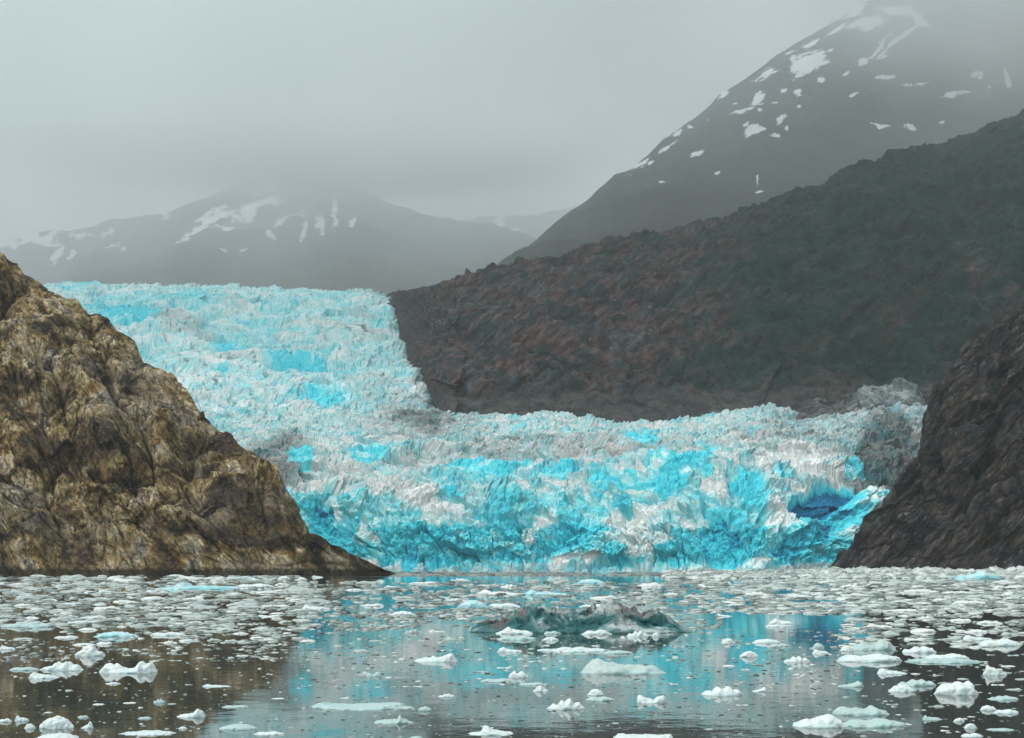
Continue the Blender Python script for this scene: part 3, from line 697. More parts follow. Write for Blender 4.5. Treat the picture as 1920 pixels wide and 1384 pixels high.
SQ = 1.0
def put(px, py, w, h, kind, label, name='ice_floe', cat='ice floe', prof=None, group=None, seed=None, mat=None, dratio=None, nu=110, nv=44, lumps=1.0, rz=None):
    """floating lump whose waterline is at photo row py, w x h in photo pixels"""
    Y = water_Y(py); W = w / F * Y; H = max(h, 3) / F * Y
    D = (dratio or 0.55) * W
    D = min(D, 0.35 * Y * 0.5)
    seed = seed if seed is not None else int(px * 7 + py * 3) % 997
    P, fc = chunk_mesh(W * 0.94, D, H * 0.68, seed, prof, nu, nv, lumps)
    P[:, 1] += D * 0.35
    mt = {'w': ICE_W, 'p': ICE_P, 'c': ICE_C, 'd': ICE_D}[kind]
    o = make_mesh(name, P, faces4=fc, mat=mt, loc=((px - 960) / F * Y, Y, 0))
    tag(o, label, cat, group)
    return o

HUMP = [(-1, .4), (-.6, 1), (-.2, .6), (.2, .5), (.7, .45), (1, .3)]
RISE = [(-1, .25), (-.4, .35), (.2, .5), (.6, 1), (.85, .9), (1, .4)]
LEFT = [(-1, .5), (-.75, 1), (-.4, .5), (.2, .4), (1, .25)]
HORNS = [(-1, .6), (-.8, 1), (-.5, .75), (-.1, .35), (.25, .45), (.5, 1), (.62, .7), (.82, 1.1), (1, .6)]
VEE = [(-1, .7), (-.85, 1), (-.3, .55), (.1, .3), (.5, .7), (.85, 1.1), (1, .6)]
DOME = [(-1, .4), (-.5, .85), (0, 1), (.5, .85), (1, .4)]
TWO = [(-1, .3), (-.6, .55), (-.4, .9), (0, 1), (.25, .85), (.35, .55), (.8, .5), (1, .3)]
RAG = [(-1, .3), (-.7, .6), (-.5, .45), (-.2, .95), (0, .7), (.25, 1), (.5, .6), (.7, .8), (1, .3)]
CONC = [(-1, .5), (-.7, .7), (-.2, .6), (.4, .55), (.75, .7), (.9, 1.1), (1, .8)]
FIN = [(-1, .15), (-.35, .25), (-.25, 1), (-.1, .9), (.1, .5), (.6, .35), (1, .3)]
FLAT = [(-1, .5), (-.6, .9), (-.2, .7), (.3, 1), (.7, .75), (1, .5)]

HAND = [
 # x, waterline y, width, height, material, profile, label, category
 (235, 1262, 112, 32, 'w', HORNS, 'bright white floe with a horn at each end over olive reflections', 'ice floe'),
 (166, 1230, 58, 27, 'w', TWO, 'knobbly white ice lump like stacked snowballs at the edge of the left drift', 'ice lump'),
 (76, 1272, 60, 17, 'w', HUMP, 'low white floe directly left below the ragged three-knob floe', 'ice floe'),
 (112, 1257, 84, 22, 'w', RAG, 'ragged white floe with small knobs left of the horned floe', 'ice floe'),
 (42, 1257, 56, 8, 'p', FLAT, 'thin grey slab of ice left of the ragged floe near the left edge', 'ice slab'),
 (45, 1176, 115, 14, 'p', RAG, 'long pale floe at the left edge just above the dark open water', 'ice floe'),
 (212, 1195, 86, 14, 'c', DOME, 'smooth pale blue floe with a rounded top in the left drift', 'ice floe'),
 (311, 1192, 70, 9, 'w', FLAT, 'straight thin white floe right of the smooth pale blue floe', 'ice floe'),
 (12, 1218, 36, 12, 'w', HUMP, 'small white lump cut by the left edge of the picture', 'ice lump'),
 (353, 1345, 56, 22, 'w', RISE, 'white floe with a low tail and a raised right end like a boot', 'ice floe'),
 (102, 1366, 64, 32, 'w', DOME, 'two tiered white dome of ice at the lower left', 'ice lump'),
 (38, 1352, 28, 16, 'w', HUMP, 'small round white lump left above the two tiered dome', 'ice lump'),
 (54, 1366, 23, 13, 'w', DOME, 'small round lump between the left edge and the two tiered dome', 'ice lump'),
 (161, 1366, 24, 20, 'w', RISE, 'small jagged fragment right of the two tiered dome', 'ice lump'),
 (100, 1392, 105, 20, 'w', DOME, 'wide white floe cut by the bottom edge at the left', 'ice floe'),
 (8, 1354, 26, 9, 'w', FLAT, 'tiny flat floe cut by the left edge low down', 'ice floe'),
 (155, 1346, 22, 6, 'p', FLAT, 'tiny flat floe right above the two tiered dome', 'ice floe'),
 (270, 1348, 27, 5, 'p', FLAT, 'thin floe sliver left of the boot shaped floe', 'ice floe'),
 (405, 1288, 56, 7, 'w', LEFT, 'thin white floe with a knob at its left end on brown water', 'ice floe'),
 (297, 1318, 26, 10, 'p', RAG, 'small crumbly fragment above the boot shaped floe', 'ice lump'),
 (210, 1283, 30, 5, 'w', RAG, 'thin crumbs of ice just below the horned floe', 'ice fragments'),
 (440, 1327, 54, 5, 'p', FLAT, 'very thin pale strip of ice right above the boot shaped floe', 'ice floe'),
 (342, 1367, 17, 6, 'w', DOME, 'tiny round pebble of ice below the boot shaped floe', 'ice lump'),
 (445, 1368, 76, 12, 'p', DOME, 'smooth half sunken floe on pale water right of the boot shaped floe', 'ice floe'),
 (503, 1378, 60, 7, 'w', FLAT, 'flat white floe near the bottom edge below the half sunken smooth floe', 'ice floe'),
 (272, 1378, 110, 7, 'w', RAG, 'string of thin white ice scraps near the bottom edge at the left', 'ice fragments'),
 (678, 1330, 196, 15, 'p', [(-1, .3), (-.85, 1.2), (-.7, .7), (-.3, .4), (.2, .55), (.6, .8), (1, .3)], 'long smooth grey floe with a small hook at its left end', 'ice floe'),
 (365, 1105, 200, 12, 'c', [(-1, .2), (-.55, .5), (-.42, 1), (-.3, 1.5), (-.2, .7), (.3, .7), (1, .3)], 'long turquoise floe with a small tower under the brown cliff', 'ice floe'),
 (475, 1101, 78, 9, 'w', FLAT, 'straight white floe like a plank behind the right end of the turquoise floe', 'ice floe'),
 (450, 1086, 62, 8, 'p', FLAT, 'flat pale floe close under the cliff foot left of its tip', 'ice floe'),
 (590, 1143, 60, 13, 'w', HUMP, 'white floe at the right end of the left drift beside a blue reflection', 'ice floe'),
 (532, 1086, 26, 8, 'w', DOME, 'small dome of ice close under the cliff left of its tip', 'ice lump'),
 (595, 1083, 24, 6, 'w', HUMP, 'small white floe close under the cliff tip', 'ice lump'),
 (565, 1088, 20, 8, 'w', DOME, 'small square lump between two floes under the cliff tip', 'ice lump'),
 (940, 1115, 92, 17, 'w', LEFT, 'white floe with turquoise foot and raised left end behind the dark iceberg', 'ice floe'),
 (1027, 1116, 90, 17, 'c', LEFT, 'turquoise floe with a ball of ice on its left end behind the dark iceberg', 'ice floe'),
 (886, 1140, 62, 20, 'c', DOME, 'smooth pale blue dome just behind the left end of the dark iceberg', 'ice lump'),
 (945, 1138, 62, 10, 'w', FLAT, 'low white floe touching the pale blue dome', 'ice floe'),
 (968, 1189, 78, 15, 'w', [(-1, .5), (-.35, 1.2), (-.2, .8), (.4, .6), (1, .4)], 'white floe with a ball on top in front of the dark iceberg left half', 'ice floe'),
 (1035, 1189, 34, 8, 'p', FLAT, 'small grey floe touching the dark iceberg below its left peak', 'ice floe'),
 (1120, 1190, 58, 12, 'w', FLAT, 'white floe in front of the saddle of the dark iceberg', 'ice floe'),
 (1160, 1187, 58, 22, 'p', DOME, 'round crumbly heap of ice leaning on the front of the dark iceberg', 'ice lump'),
 (1196, 1194, 44, 16, 'w', RAG, 'white knob of ice in front of the right half of the dark iceberg', 'ice lump'),
 (1230, 1194, 15, 11, 'w', DOME, 'small cube like lump in front of the right half of the dark iceberg', 'ice lump'),
 (892, 1182, 26, 8, 'w', HUMP, 'small white lump at the left tip of the dark iceberg', 'ice lump'),
 (970, 1200, 78, 10, 'p', FLAT, 'flat grey floe one row nearer than the left half of the dark iceberg', 'ice floe'),
 (1033, 1201, 34, 9, 'w', DOME, 'small pale floe below the left peak of the dark iceberg', 'ice floe'),
 (957, 1223, 50, 13, 'w', HUMP, 'wedge shaped white floe on blue water below the flat grey floe', 'ice floe'),
 (1075, 1222, 145, 10, 'w', RAG, 'long thin ragged floe parallel to the dark iceberg and nearer', 'ice floe'),
 (1160, 1226, 60, 8, 'p', DOME, 'dull half sunken floe above the long whale shaped floe', 'ice floe'),
 (815, 1241, 96, 22, 'w', [(-1, .2), (-.5, .4), (.2, .55), (.7, 1.1), (1, .5)], 'white floe sloping up to a knob at its right end, middle left', 'ice floe'),
 (697, 1268, 40, 15, 'p', VEE, 'shell shaped grey fragment on pale water at the middle left', 'ice lump'),
 (972, 1271, 40, 18, 'w', [(-1, .5), (-.4, 1), (-.1, .6), (.3, .9), (1, .5)], 'small white floe with two little spikes', 'ice floe'),
 (935, 1279, 70, 8, 'p', FLAT, 'flat pale slab below the floe with two little spikes', 'ice slab'),
 (1000, 1285, 56, 6, 'p', FLAT, 'greenish thin slab right of the flat pale slab', 'ice slab'),
 (1013, 1297, 32, 15, 'w', TWO, 'small two lobed lump under the greenish thin slab', 'ice lump'),
 (1175, 1263, 176, 38, 'p', [(-1, .4), (-.85, .85), (-.7, 1), (-.3, .7), (.1, .5), (.5, .5), (.85, .35), (1, .2)], 'long whale shaped floe with a rounded head at its left end', 'ice floe'),
 (1118, 1304, 34, 16, 'w', DOME, 'small domed lump below the whale shaped floe', 'ice lump'),
 (1060, 1330, 70, 27, 'w', RAG, 'bright white floe like a crown of knobs, lower middle', 'ice floe'),
 (1127, 1314, 56, 10, 'p', FLAT, 'pale flat floe right of the crown like floe', 'ice floe'),
 (1223, 1318, 62, 24, 'w', VEE, 'white V shaped floe with two horns right of the crown like floe', 'ice floe'),
 (837, 1307, 34, 8, 'w', RAG, 'thin crumbly floe on open pale water above the long smooth floe', 'ice floe'),
 (797, 1333, 28, 11, 'p', DOME, 'small half sunken lump at the right end of the long smooth floe', 'ice lump'),
 (736, 1357, 78, 19, 'p', [(-1, .3), (-.3, .5), (.2, .5), (.35, 1.2), (.5, .6), (1, .3)], 'grey crumbly floe with one peak below the long smooth floe', 'ice floe'),
 (918, 1378, 98, 22, 'w', FIN, 'white floe with an upright fin near the bottom edge', 'ice floe'),
 (1205, 1391, 122, 26, 'w', CONC, 'thick white floe cut by the bottom edge with a knob at its right end', 'ice floe'),
 (780, 1386, 28, 7, 'p', DOME, 'tiny lump cut by the bottom edge left of the floe with the fin', 'ice lump'),
 (1108, 1095, 62, 13, 'c', DOME, 'pale blue peaked floe far back below the white glacier debris', 'ice floe'),
 (862, 1089, 40, 6, 'w', RAG, 'small white floe far back left of the blue water strip', 'ice floe'),
 (797, 1095, 66, 6, 'w', FLAT, 'straight white floe far back just right of the cliff tip', 'ice floe'),
 (1115, 1139, 60, 8, 'w', FLAT, 'long low white floe just behind the saddle of the dark iceberg', 'ice floe'),
 (755, 1154, 52, 11, 'w', DOME, 'low white floe left of the dark iceberg in the brash', 'ice floe'),
 (700, 1137, 44, 7, 'w', FLAT, 'thin white floe above the low white floe left of the dark iceberg', 'ice floe'),
 (1038, 1088, 26, 4, 'p', FLAT, 'thin dark edged sliver on the blue strip of water', 'ice floe'),
 (1468, 1170, 46, 16, 'w', HUMP, 'white floe with a raised left end on the smooth grey water lane', 'ice floe'),
 (1453, 1176, 36, 7, 'w', FLAT, 'low floe touching the front of the floe on the grey water lane', 'ice floe'),
 (1359, 1156, 32, 9, 'w', LEFT, 'small white floe with a spike just above the grey water lane', 'ice floe'),
 (1366, 1206, 27, 13, 'w', DOME, 'small mound of ice on turquoise water right of the dark iceberg', 'ice lump'),
 (1440, 1206, 60, 10, 'w', DOME, 'low smooth floe left of the dark blue reflection', 'ice floe'),
 (1465, 1212, 40, 7, 'p', FLAT, 'pale floe slipping under the low smooth floe', 'ice floe'),
 (1406, 1232, 36, 16, 'w', DOME, 'round mound below the low smooth floe', 'ice lump'),
 (1495, 1242, 50, 16, 'w', RAG, 'white floe with a knobbly top above the second blue reflection', 'ice floe'),
 (1535, 1217, 26, 16, 'p', DOME, 'grey mound in the dark blue reflection', 'ice lump'),
 (1541, 1226, 34, 12, 'w', HUMP, 'white lump just below the grey mound in the blue reflection', 'ice lump'),
 (1641, 1219, 94, 27, 'p', [(-1, .4), (-.5, .6), (0, .5), (.4, 1), (.7, .95), (1, .4)], 'big grey floe climbing to a hump at its right end', 'ice floe'),
 (1637, 1241, 130, 19, 'w', FLAT, 'long flat bright floe just below the big grey hump floe', 'ice floe'),
 (1590, 1221, 30, 14, 'w', DOME, 'small cone of snow at the left foot of the big grey hump floe', 'ice lump'),
 (1728, 1224, 70, 17, 'w', RAG, 'ragged white floe right of the big grey hump floe', 'ice floe'),
 (1782, 1236, 90, 13, 'w', FLAT, 'flat bright floe lying on a greenish slab at the right', 'ice floe'),
 (1778, 1243, 150, 9, 'p', FLAT, 'wide greenish slab awash beneath the flat bright floe', 'ice slab'),
 (1676, 1264, 60, 18, 'w', LEFT, 'white floe with a square left end on dark water', 'ice floe'),
 (1694, 1297, 50, 18, 'w', DOME, 'white lump left of the big bright dome', 'ice lump'),
 (1724, 1286, 76, 16, 'p', RAG, 'greyish ragged floe behind the lump left of the big bright dome', 'ice floe'),
 (1797, 1303, 86, 33, 'w', [(-1, .5), (-.6, .85), (-.1, .8), (.05, 1.05), (.4, .9), (.6, 1.05), (1, .5)], 'big bright domed floe on dark water at the right', 'ice floe'),
 (1870, 1266, 46, 28, 'w', [(-1, .6), (-.7, 1.1), (-.3, .7), (.3, .6), (.8, .4), (1, .2)], 'twisted white floe with a tall left spike at the right edge', 'ice floe'),
 (1835, 1201, 60, 15, 'w', HUMP, 'bright floe behind the thick slab at the right edge', 'ice floe'),
 (1880, 1211, 84, 18, 'w', FLAT, 'thick white slab with a straight top at the right edge', 'ice slab'),
 (1357, 1304, 86, 22, 'w', RAG, 'crumbly white floe on bright turquoise reflections', 'ice floe'),
 (1425, 1297, 32, 13, 'w', RISE, 'small wedge of ice right of the crumbly white floe', 'ice lump'),
 (1598, 1288, 52, 16, 'p', RISE, 'grey floe with a raised right end between blue and grey reflections', 'ice floe'),
 (1622, 1341, 116, 22, 'p', [(-1, .8), (-.8, 1), (-.3, .7), (.2, .6), (.35, 1), (.6, .6), (1, .3)], 'long grey floe behind the largest bottom right floe', 'ice floe'),
 (1540, 1364, 110, 32, 'w', [(-1, .35), (-.5, .6), (0, .75), (.4, 1), (.7, .8), (1, .3)], 'largest floe at the lower right rising to a rounded hump', 'ice floe'),
 (1645, 1363, 128, 18, 'p', FLAT, 'long low floe joined to the right of the largest lower floe', 'ice floe'),
 (1855, 1332, 32, 12, 'w', DOME, 'small white floe low at the right, left one of a touching pair', 'ice floe'),
 (1890, 1338, 50, 10, 'w', FLAT, 'flat white floe low at the right, right one of a touching pair', 'ice floe'),
 (1800, 1353, 22, 9, 'w', DOME, 'small oval floe on dark water below the big bright dome', 'ice lump'),
 (1821, 1366, 26, 13, 'w', DOME, 'small oval floe diagonally below another oval one at lower right', 'ice lump'),
 (1750, 1350, 40, 14, 'p', LEFT, 'greyish floe with a left spike below the big bright dome', 'ice floe'),
 (1826, 1382, 42, 9, 'w', FLAT, 'thin floe touching the bottom edge at the lower right', 'ice floe'),
 (1880, 1370, 56, 4, 'p', FLAT, 'thin white line of ice at the lower right edge', 'ice floe'),
 (1885, 1312, 60, 9, 'p', RAG, 'crumbly strip of ice above the touching pair at the lower right', 'ice floe'),
]
for (x, y, w, h, kd, pf, lab, ct) in HAND:
    put(x, y, w, h, kd, lab, 'ice_' + ct.split()[-1] if ct != 'ice floe' else 'ice_floe', ct, prof=pf)

# far blue bergs against the right cliff
for (x, y, w, h, pf, lab) in ((1835, 1085, 92, 17, [(-1, .3), (-.5, .6), (-.1, .7), (.25, 1.15), (.45, .9), (.7, .5), (1, .3)], 'turquoise iceberg with a pointed top in front of the dark right cliff'),
                              (1785, 1084, 46, 10, HUMP, 'low turquoise hump left of the pointed iceberg by the right cliff'),
                              (1885, 1083, 70, 7, DOME, 'pale blue low floe right of the pointed iceberg at the edge')):
    put(x, y, w, h, 'c', lab, 'iceberg', 'iceberg', prof=pf)

# the dark two peaked iceberg in the middle: its own shape, dirt bands as parts
def big_berg():
    Y = water_Y(1187); s = Y / F
    root = bpy.data.objects.new('iceberg', None); C.objects.link(root)
    root.location = ((1090 - 960) * s, Y + 3, 0)
    tag(root, 'dark teal two peaked iceberg streaked with grit in the middle of the water', 'iceberg')
    prof = [(880, 5), (895, 12), (925, 17), (950, 20), (962, 26), (985, 40), (1005, 49), (1020, 50), (1040, 42), (1060, 32), (1085, 26), (1105, 28), (1120, 36), (1135, 42), (1150, 49), (1165, 47), (1185, 40), (1210, 29), (1235, 27), (1255, 25), (1275, 15), (1290, 7), (1302, 2)]
    nx, ny = 420, 90
    xs = np.linspace(880, 1302, nx); v = np.linspace(-1, 1, ny)
    Vv, Xx = np.meshgrid(v, xs, indexing='ij')
    hgt = 0.85 * interp(Xx.ravel(), prof).reshape(Xx.shape) * s
    depth = (2.2 + hgt * 1.5)
    Xm = (Xx - 1090) * s; Ym = Vv * depth
    cross = np.clip(1 - np.abs(Vv + 0.0) ** 1.35, 0, 1)
    Z = hgt * 1.05 * cross - 0.5 * (np.abs(Vv) > .97)
    P = np.stack([Xm, Ym, Z], -1).reshape(-1, 3)
    # flutes that fall to the left, then broken lumps
    q = np.stack([(P[:, 0] + 0.9 * P[:, 2]) / .9, P[:, 1] / 3.5, (P[:, 2] - P[:, 0]) / 9], 1)
    P[:, 2] += 0.20 * ridged(q, 4, 7) * smooth(0, .5, P[:, 2])
    a, e, _, _2 = facets((P[:, 0] + P[:, 1]) / .9, P[:, 1] / .8, 9, 1.4)
    P[:, 2] += (0.45 * a + 0.40 * fbm(P / .8, 3, 5)) * smooth(0.1, .9, P[:, 2])
    P[:, 1] += 0.5 * fbm(P / 1.7, 3, 6) + 0.2 * fbm(P / .5, 2, 61)
    dirt = 0.25 + 0.8 * fbm(q * .6, 4, 77) + 0.5 * smooth(-9, -15, P[:, 0]) + .25 * smooth(.55, .95, P[:, 2] / (hgt.ravel() + .2))
    bl = 0.52 + 0.75 * fbm(P / 2.2, 3, 78) - 0.28 * smooth(.6, .95, P[:, 2] / (hgt.ravel() + .2)) - .2 * blob(P[:, 0], -P[:, 2], 4.3, -1.3, 3.5, 1.6)
    m = M('teal_iceberg')
    blue, di = m.attr('blue'), m.attr('dirt')
    vv = m.math('ADD', blue, m.math('MULTIPLY', m.math('SUBTRACT', m.noise(1.5, 6, .65), .5), .9))
    col = m.ramp(vv, [(0.10, (.42, .50, .50)), (.26, (.16, .26, .27)), (.42, (.030, .125, .13)), (.8, (.007, .065, .072))])
    dd = m.ramp(m.math('ADD', di, m.math('MULTIPLY', m.math('SUBTRACT', m.noise(3.0, 6, .7), .5), 1.1)), [(.4, 0.0), (.75, .9)])
    col = m.mix(dd, col, (.14, .13, .125))
    mt = m.finish(col, .38, m.bump(m.noise(4.0, 6, .65), .7, .2), .15)
    make_mesh('ice_body', P, faces4=grid_faces(ny, nx), mat=mt, attrs={'blue': bl, 'dirt': dirt}, parent=root, smooth_shade=False)
    mr = M('grit_on_ice'); mrt = mr.finish(mr.ramp(mr.noise(3.0, 6, .7), [(.4, (.035, .03, .027)), (.62, (.16, .14, .12))]), .9, mr.bump(mr.noise(5, 5), .8, .15))
    for (x0, w, top, lab) in ((1118, 36, 33, 'brown grit covered lobe on the saddle'), (950, 24, 22, 'dark row of pebbles on the left shoulder')):
        Q, fc = chunk_mesh(w * s, w * s * .5, 7 * s, int(x0), None, 40, 16, 1.1)
        Q += np.array([(x0 - 1090) * s, -.6, (top - 4) * s])
        o = make_mesh('grit_cover', Q, faces4=fc, mat=mrt, parent=root); o['label'] = lab
big_berg()

# ---- mid-sized floes: individuals, copies of a few shapes
rng = random.Random(5)
protos = []
for k in range(14):
    pf = [None, RAG, DOME, HUMP, TWO, FLAT, RISE, None, LEFT, RAG, VEE, None, FLAT, DOME][k]
    P, fc = chunk_mesh(1.0, .6, .13 if k % 3 else .19, 50 + k, pf, 64, 26, 1.0)
    protos.append((P, fc))
proto_me = {}
def proto_obj(k, kd):
    if (k, kd) not in proto_me:
        P, fc = protos[k]
        o = make_mesh('ice_floe', P, faces4=fc, mat={'w': ICE_SW, 'p': ICE_SP}[kd])
        proto_me[(k, kd)] = o
        return o
    o = proto_me[(k, kd)].copy(); C.objects.link(o)
    return o
ICE_SW = mat_float_ice('white_ice_small', (0.68, 0.75, 0.735), 0.05, 0, 3.0)
ICE_SP = mat_float_ice('pale_ice_small', (0.42, 0.50, 0.48), 0.08, 0, 3.0)
taken = [(h[0], h[1], h[2]) for h in HAND] + [(1090, 1180, 430)]
def free(x, y, w):
    for (a, b, c) in taken:
        if abs(x - a) < (w + c) * 0.5 and abs(y - b) < 9 + (b - 1060) * .03: return False
    return True
ZONES = [ # x0,x1,y0,y1,count,wmin,wmax,label,group
 (0, 560, 1084, 1112, 26, 22, 60, 'small floe packed in the far left drift close under the ochre cliff', 'floes packed close under the ochre cliff'),
 (0, 600, 1115, 1165, 36, 24, 64, 'pale floe packed in the middle of the crowded left drift', 'floes packed in the left drift'),
 (0, 540, 1170, 1212, 22, 20, 50, 'white floe at the loose near fringe of the left drift', 'floes on the near fringe of the left drift'),
 (640, 1340, 1092, 1140, 18, 24, 56, 'low floe among brash between the glacier front and the dark iceberg', 'floes between glacier front and dark iceberg'),
 (600, 870, 1140, 1225, 9, 16, 40, 'small floe on pale water left of the dark iceberg', 'floes left of the dark iceberg'),
 (1300, 1620, 1090, 1150, 24, 22, 60, 'floe in the drift right of the dark iceberg and below the blue cave', 'floes in the drift below the blue cave'),
 (1620, 1920, 1092, 1140, 26, 24, 64, 'white floe in the crowded drift under the dark right cliff', 'floes crowded under the dark right cliff'),
 (1580, 1920, 1146, 1200, 20, 22, 56, 'white floe on black water between the right drift and the slab at the edge', 'floes on black water at the right'),
 (1660, 1915, 1205, 1380, 20, 16, 38, 'small floe scattered on the dark near water at the right', 'small floes on the dark near water at the right'),
 (600, 1640, 1215, 1375, 18, 14, 30, 'small floe scattered on the pale blue near water', 'small floes on the pale blue near water'),
 (0, 560, 1225, 1380, 14, 12, 26, 'small ice scrap scattered on the olive brown near water at the left', 'ice scraps on the olive near water'),
]
for (x0, x1, y0, y1, n, w0, w1, lab, grp) in ZONES:
    done = 0; tries = 0
    while done < n and tries < 4000:
        tries += 1
        x = rng.uniform(x0, x1); y = y0 + (y1 - y0) * rng.random(); w = rng.uniform(w0, w1) ** 1.0
        if not free(x, y, w): continue
        taken.append((x, y, w * .8)); done += 1
        Y = water_Y(y); s = w / F * Y
        o = proto_obj(rng.randrange(14), 'w' if rng.random() < .45 else 'p')
        sz = s * rng.uniform(.6, 1.0)
        o.location = ((x - 960) / F * Y, Y, -0.01); o.scale = (s, s * rng.uniform(.8, 1.6), sz)
        o.rotation_euler = (0, 0, rng.choice((0, math.pi)) + rng.uniform(-.35, .35))
        tag(o, lab, 'ice floe', grp)

# ---- brash: thousands of uncountable bits of floating ice, one object
def small_blob(nv=6, nu=9):
    v = np.linspace(0, math.pi, nv); u = np.linspace(0, 2 * math.pi, nu, endpoint=False)
    V, U = np.meshgrid(v, u, indexing='ij')
    return np.stack([np.sin(V) * np.cos(U), np.sin(V) * np.sin(U), np.cos(V)], -1).reshape(-1, 3), grid_faces(nv, nu, True)[:, ::-1]
SB, SF = small_blob()
nr = np.random.RandomState(11)
bv, bf, bt = [], [], []
cnt = 0
def brash(n, fx, fy, wmin, wmax, hr=(.05, .15), pw=2.0, dens=None, tone=(0.0, 1.0)):
    global cnt
    x = fx(n); y = fy(n)
    if dens is not None:
        keep = nr.rand(n) < dens(x, y); x, y = x[keep], y[keep]; n = len(x)
    w = wmin + (wmax - wmin) * nr.rand(n) ** pw
    Y = water_Y(y); s = w / F * Y
    th = nr.rand(n) * 6.28
    L = SB[None] * np.array([.5, .5, 1.0]) * (1 + .35 * (nr.rand(n, len(SB), 1) - .5) * 2)
    L = L * np.stack([s, s * nr.uniform(.6, 1.3, n), s * nr.uniform(hr[0], hr[1], n)], 1)[:, None]
    c, sn = np.cos(th * .12), np.sin(th * .12)
    Lx = L[..., 0] * c[:, None] - L[..., 1] * sn[:, None]; Ly = L[..., 0] * sn[:, None] + L[..., 1] * c[:, None]
    P = np.stack([Lx + ((x - 960) / F * Y)[:, None], Ly + Y[:, None], L[..., 2]], -1)
    bv.append(P.reshape(-1, 3))
    bf.append((SF[None] + (cnt + np.arange(n) * len(SB))[:, None, None]).reshape(-1, 4)); cnt += n * len(SB)
    bt.append(np.repeat(tone[0] + (tone[1] - tone[0]) * nr.rand(n), len(SB)))
def clump(sc_, thr, soft, seed, add=0.0):
    def f(x, y):
        Y = water_Y(y)
        q = np.stack([(x - 960) / 70 / sc_, np.log(Y) * 9 / sc_ * 1.6, x * 0 + seed], 1)
        return smooth(thr - soft, thr + soft, fbm(q, 4, seed) + add)
    return f
U = lambda a, b: (lambda n: nr.uniform(a, b, n))
c1_ = clump(1.0, -.06, .16, 3)
brash(5600, U(-60, 600), U(1081, 1205), 5, 30, dens=lambda x, y: c1_(x, y) * (1 - smooth(1165, 1205, y + .05 * (300 - x))) * (1 - .8 * smooth(540, 640, x + .6 * (1150 - y))))
brash(1100, U(-40, 560), U(1195, 1240), 4, 16, dens=clump(1.2, .0, .2, 6))
brash(7000, U(560, 1350), U(1090, 1182), 4, 22, hr=(.06, .2), dens=clump(1.3, .02, .22, 5), tone=(.0, .8))
brash(5600, U(1290, 1960), U(1088, 1152), 5, 30, dens=lambda x, y: clump(1.1, -.07, .17, 9)(x, y) * smooth(1270, 1420, x + .5 * (1120 - y)))
brash(2200, U(1560, 1960), U(1150, 1215), 5, 24, dens=clump(.9, .02, .16, 12))
brash(2200, U(560, 1600), U(1180, 1290), 2.5, 14, hr=(.05, .18), dens=clump(1.0, .0, .25, 14))
brash(900, U(560, 1560), U(1280, 1384), 2, 9, hr=(.05, .2), dens=clump(1.0, .0, .25, 15))
brash(700, U(1560, 1960), U(1215, 1384), 3, 14, dens=clump(.9, .05, .2, 16))
brash(700, U(500, 1600), U(1190, 1384), 3, 12, hr=(.05, .14), tone=(-.2, .05))
brash(420, U(-40, 560), U(1235, 1390), 2, 9, hr=(.08, .22))
# the slush line at the foot of the ice and of the right cliff
brash(5000, U(740, 1300), U(1073.4, 1080), 3, 16, hr=(.05, .16), tone=(.0, .5), dens=clump(1.6, .0, .3, 18))
brash(6500, U(1250, 1960), U(1073.5, 1085), 5, 26, hr=(.10, .30), tone=(.2, 1), dens=lambda x, y: 1 - .6 * smooth(1079, 1084, y))
brash(260, U(1500, 1960), U(1074.5, 1077.5), 14, 30, hr=(.25, .45), tone=(.6, 1))
bm = M('brash_ice')
tn = bm.attr('tone')
bcol = bm.ramp(bm.math('ADD', tn, bm.math('MULTIPLY', bm.math('SUBTRACT', bm.noise(1.2, 4), .5), .6)), [(0.0, (.07, .09, .08)), (0.1, (.16, .20, .19)), (.5, (.30, .365, .345)), (1.0, (.66, .74, .72))])
bmat = bm.finish(bcol, .45, None, .4)
bo = make_mesh('brash_ice', np.concatenate(bv), faces4=np.concatenate(bf), mat=bmat, attrs={'tone': np.concatenate(bt)})
tag(bo, 'crushed floating ice bits spread in drifts over the fjord water', 'brash ice', kind='stuff')

# dark grit and debris crumbs drifting on the near water are part of the brash too
# ------------------------------------------------------------------ air
def volume_box(name, lo, hi, density, color):
    x0, y0, z0 = lo; x1, y1, z1 = hi
    v = [(x0, y0, z0), (x1, y0, z0), (x1, y1, z0), (x0, y1, z0), (x0, y0, z1), (x1, y0, z1), (x1, y1, z1), (x0, y1, z1)]
    f = [(3, 2, 1, 0), (4, 5, 6, 7), (0, 1, 5, 4), (1, 2, 6, 5), (2, 3, 7, 6), (3, 0, 4, 7)]
    m = bpy.data.materials.new(name); m.use_nodes = True
    n = m.node_tree.nodes; n.remove(n['Principled BSDF'])
    vol = n.new('ShaderNodeVolumePrincipled')
    vol.inputs['Density'].default_value = density; vol.inputs['Color'].default_value = color + (1,); vol.inputs['Anisotropy'].default_value = 0.0
    m.node_tree.links.new(vol.outputs[0], n['Material Output'].inputs['Volume'])
    o = make_mesh(name, v, faces4=f, mat=m, smooth_shade=False)
    return o
hz = volume_box('haze', (-5600, -500, -13), (5600, 11000, 2500), 5.0e-5, (0.93, 0.955, 0.965))
tag(hz, 'pale grey air that fades the far mountains', 'haze', kind='stuff')

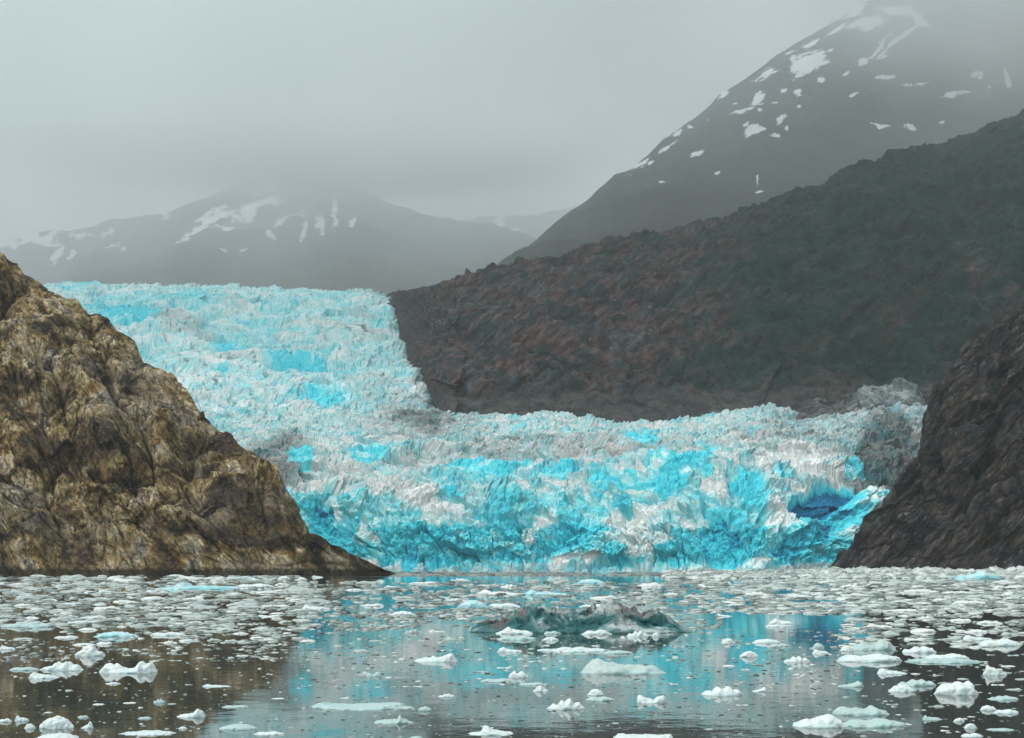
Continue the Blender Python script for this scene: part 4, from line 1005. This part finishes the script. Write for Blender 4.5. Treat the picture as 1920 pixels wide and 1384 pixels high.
def low_cloud(px, py, Y, rx, rz, ry, density, seed, label):  # bank of low cloud: soft volume body overlapping the haze box
    c = at(np.array([float(px)]), np.array([float(py)]), Y)[0]
    m = bpy.data.materials.new('low_cloud'); m.use_nodes = True
    n = m.node_tree.nodes; l = m.node_tree.links; n.remove(n['Principled BSDF'])
    tc = n.new('ShaderNodeTexCoord'); ln = n.new('ShaderNodeVectorMath'); ln.operation = 'LENGTH'
    l.new(tc.outputs['Object'], ln.inputs[0])
    no = n.new('ShaderNodeTexNoise'); no.inputs['Scale'].default_value = 1.6; no.inputs['Detail'].default_value = 3; l.new(tc.outputs['Object'], no.inputs['Vector'])
    a = n.new('ShaderNodeMath'); a.operation = 'MULTIPLY_ADD'; l.new(no.outputs[0], a.inputs[0]); a.inputs[1].default_value = 1.1; a.inputs[2].default_value = -0.55
    s = n.new('ShaderNodeMath'); s.operation = 'ADD'; l.new(ln.outputs['Value'], s.inputs[0]); l.new(a.outputs[0], s.inputs[1])
    mr = n.new('ShaderNodeMapRange'); mr.interpolation_type = 'SMOOTHSTEP'; l.new(s.outputs[0], mr.inputs[0])
    mr.inputs[1].default_value = 0.98; mr.inputs[2].default_value = 0.25; mr.inputs[3].default_value = 0.0; mr.inputs[4].default_value = density
    # keep the rim of the body empty
    mr2 = n.new('ShaderNodeMapRange'); l.new(ln.outputs['Value'], mr2.inputs[0]); mr2.inputs[1].default_value = 1.0; mr2.inputs[2].default_value = .8; mr2.inputs[3].default_value = 0; mr2.inputs[4].default_value = 1
    mu = n.new('ShaderNodeMath'); mu.operation = 'MULTIPLY'; l.new(mr.outputs[0], mu.inputs[0]); l.new(mr2.outputs[0], mu.inputs[1])
    vol = n.new('ShaderNodeVolumePrincipled'); vol.inputs['Color'].default_value = (.97, .975, .98, 1); l.new(mu.outputs[0], vol.inputs['Density'])
    l.new(vol.outputs[0], n['Material Output'].inputs['Volume'])
    v = np.linspace(0, math.pi, 17); u = np.linspace(0, 2 * math.pi, 28, endpoint=False)
    V, U_ = np.meshgrid(v, u, indexing='ij')
    P = np.stack([np.sin(V) * np.cos(U_), np.sin(V) * np.sin(U_), np.cos(V)], -1).reshape(-1, 3)
    o = make_mesh('low_cloud', P, faces4=grid_faces(17, 28, True)[:, ::-1], mat=m, loc=c)
    o.scale = (rx, ry, rz)
    tag(o, label, 'low_cloud', kind='stuff')
low_cloud(1850, 60, 3700, 600, 320, 400, 3.0e-3, 1, 'bank of low cloud across the upper right mountain top')
low_cloud(600, 282, 5600, 1700, 240, 450, 6.5e-3, 2, 'low cloud lying on the summit of the far mountain')
def low_cloud_layer(z0, z1, k):  # low cloud deck as a volume box inside the haze box
    o = volume_box('low_cloud', (-5500, 900, z0), (5500, 10900, 2450), 0.0, (.91, .962, .98))
    m = o.data.materials[0]; n = m.node_tree.nodes; l = m.node_tree.links
    g = n.new('ShaderNodeNewGeometry'); x = n.new('ShaderNodeSeparateXYZ'); l.new(g.outputs['Position'], x.inputs[0])
    mr = n.new('ShaderNodeMapRange'); mr.interpolation_type = 'SMOOTHSTEP'; l.new(x.outputs[2], mr.inputs[0])
    mr.inputs[1].default_value = z0; mr.inputs[2].default_value = z1; mr.inputs[3].default_value = 0; mr.inputs[4].default_value = k
    no = n.new('ShaderNodeTexNoise'); no.inputs['Scale'].default_value = .0013; no.inputs['Detail'].default_value = 4; l.new(g.outputs['Position'], no.inputs['Vector'])
    nm = n.new('ShaderNodeMapRange'); l.new(no.outputs[0], nm.inputs[0]); nm.inputs[1].default_value = .36; nm.inputs[2].default_value = .66; nm.inputs[3].default_value = .25; nm.inputs[4].default_value = 1.85
    mu = n.new('ShaderNodeMath'); mu.operation = 'MULTIPLY'; l.new(mr.outputs[0], mu.inputs[0]); l.new(nm.outputs[0], mu.inputs[1])
    l.new(mu.outputs[0], [q for q in n if q.type == 'PRINCIPLED_VOLUME'][0].inputs['Density'])
    tag(o, 'low cloud deck that thickens upwards round the summits', 'low_cloud', kind='stuff')
low_cloud_layer(300, 1850, 6.3e-4)
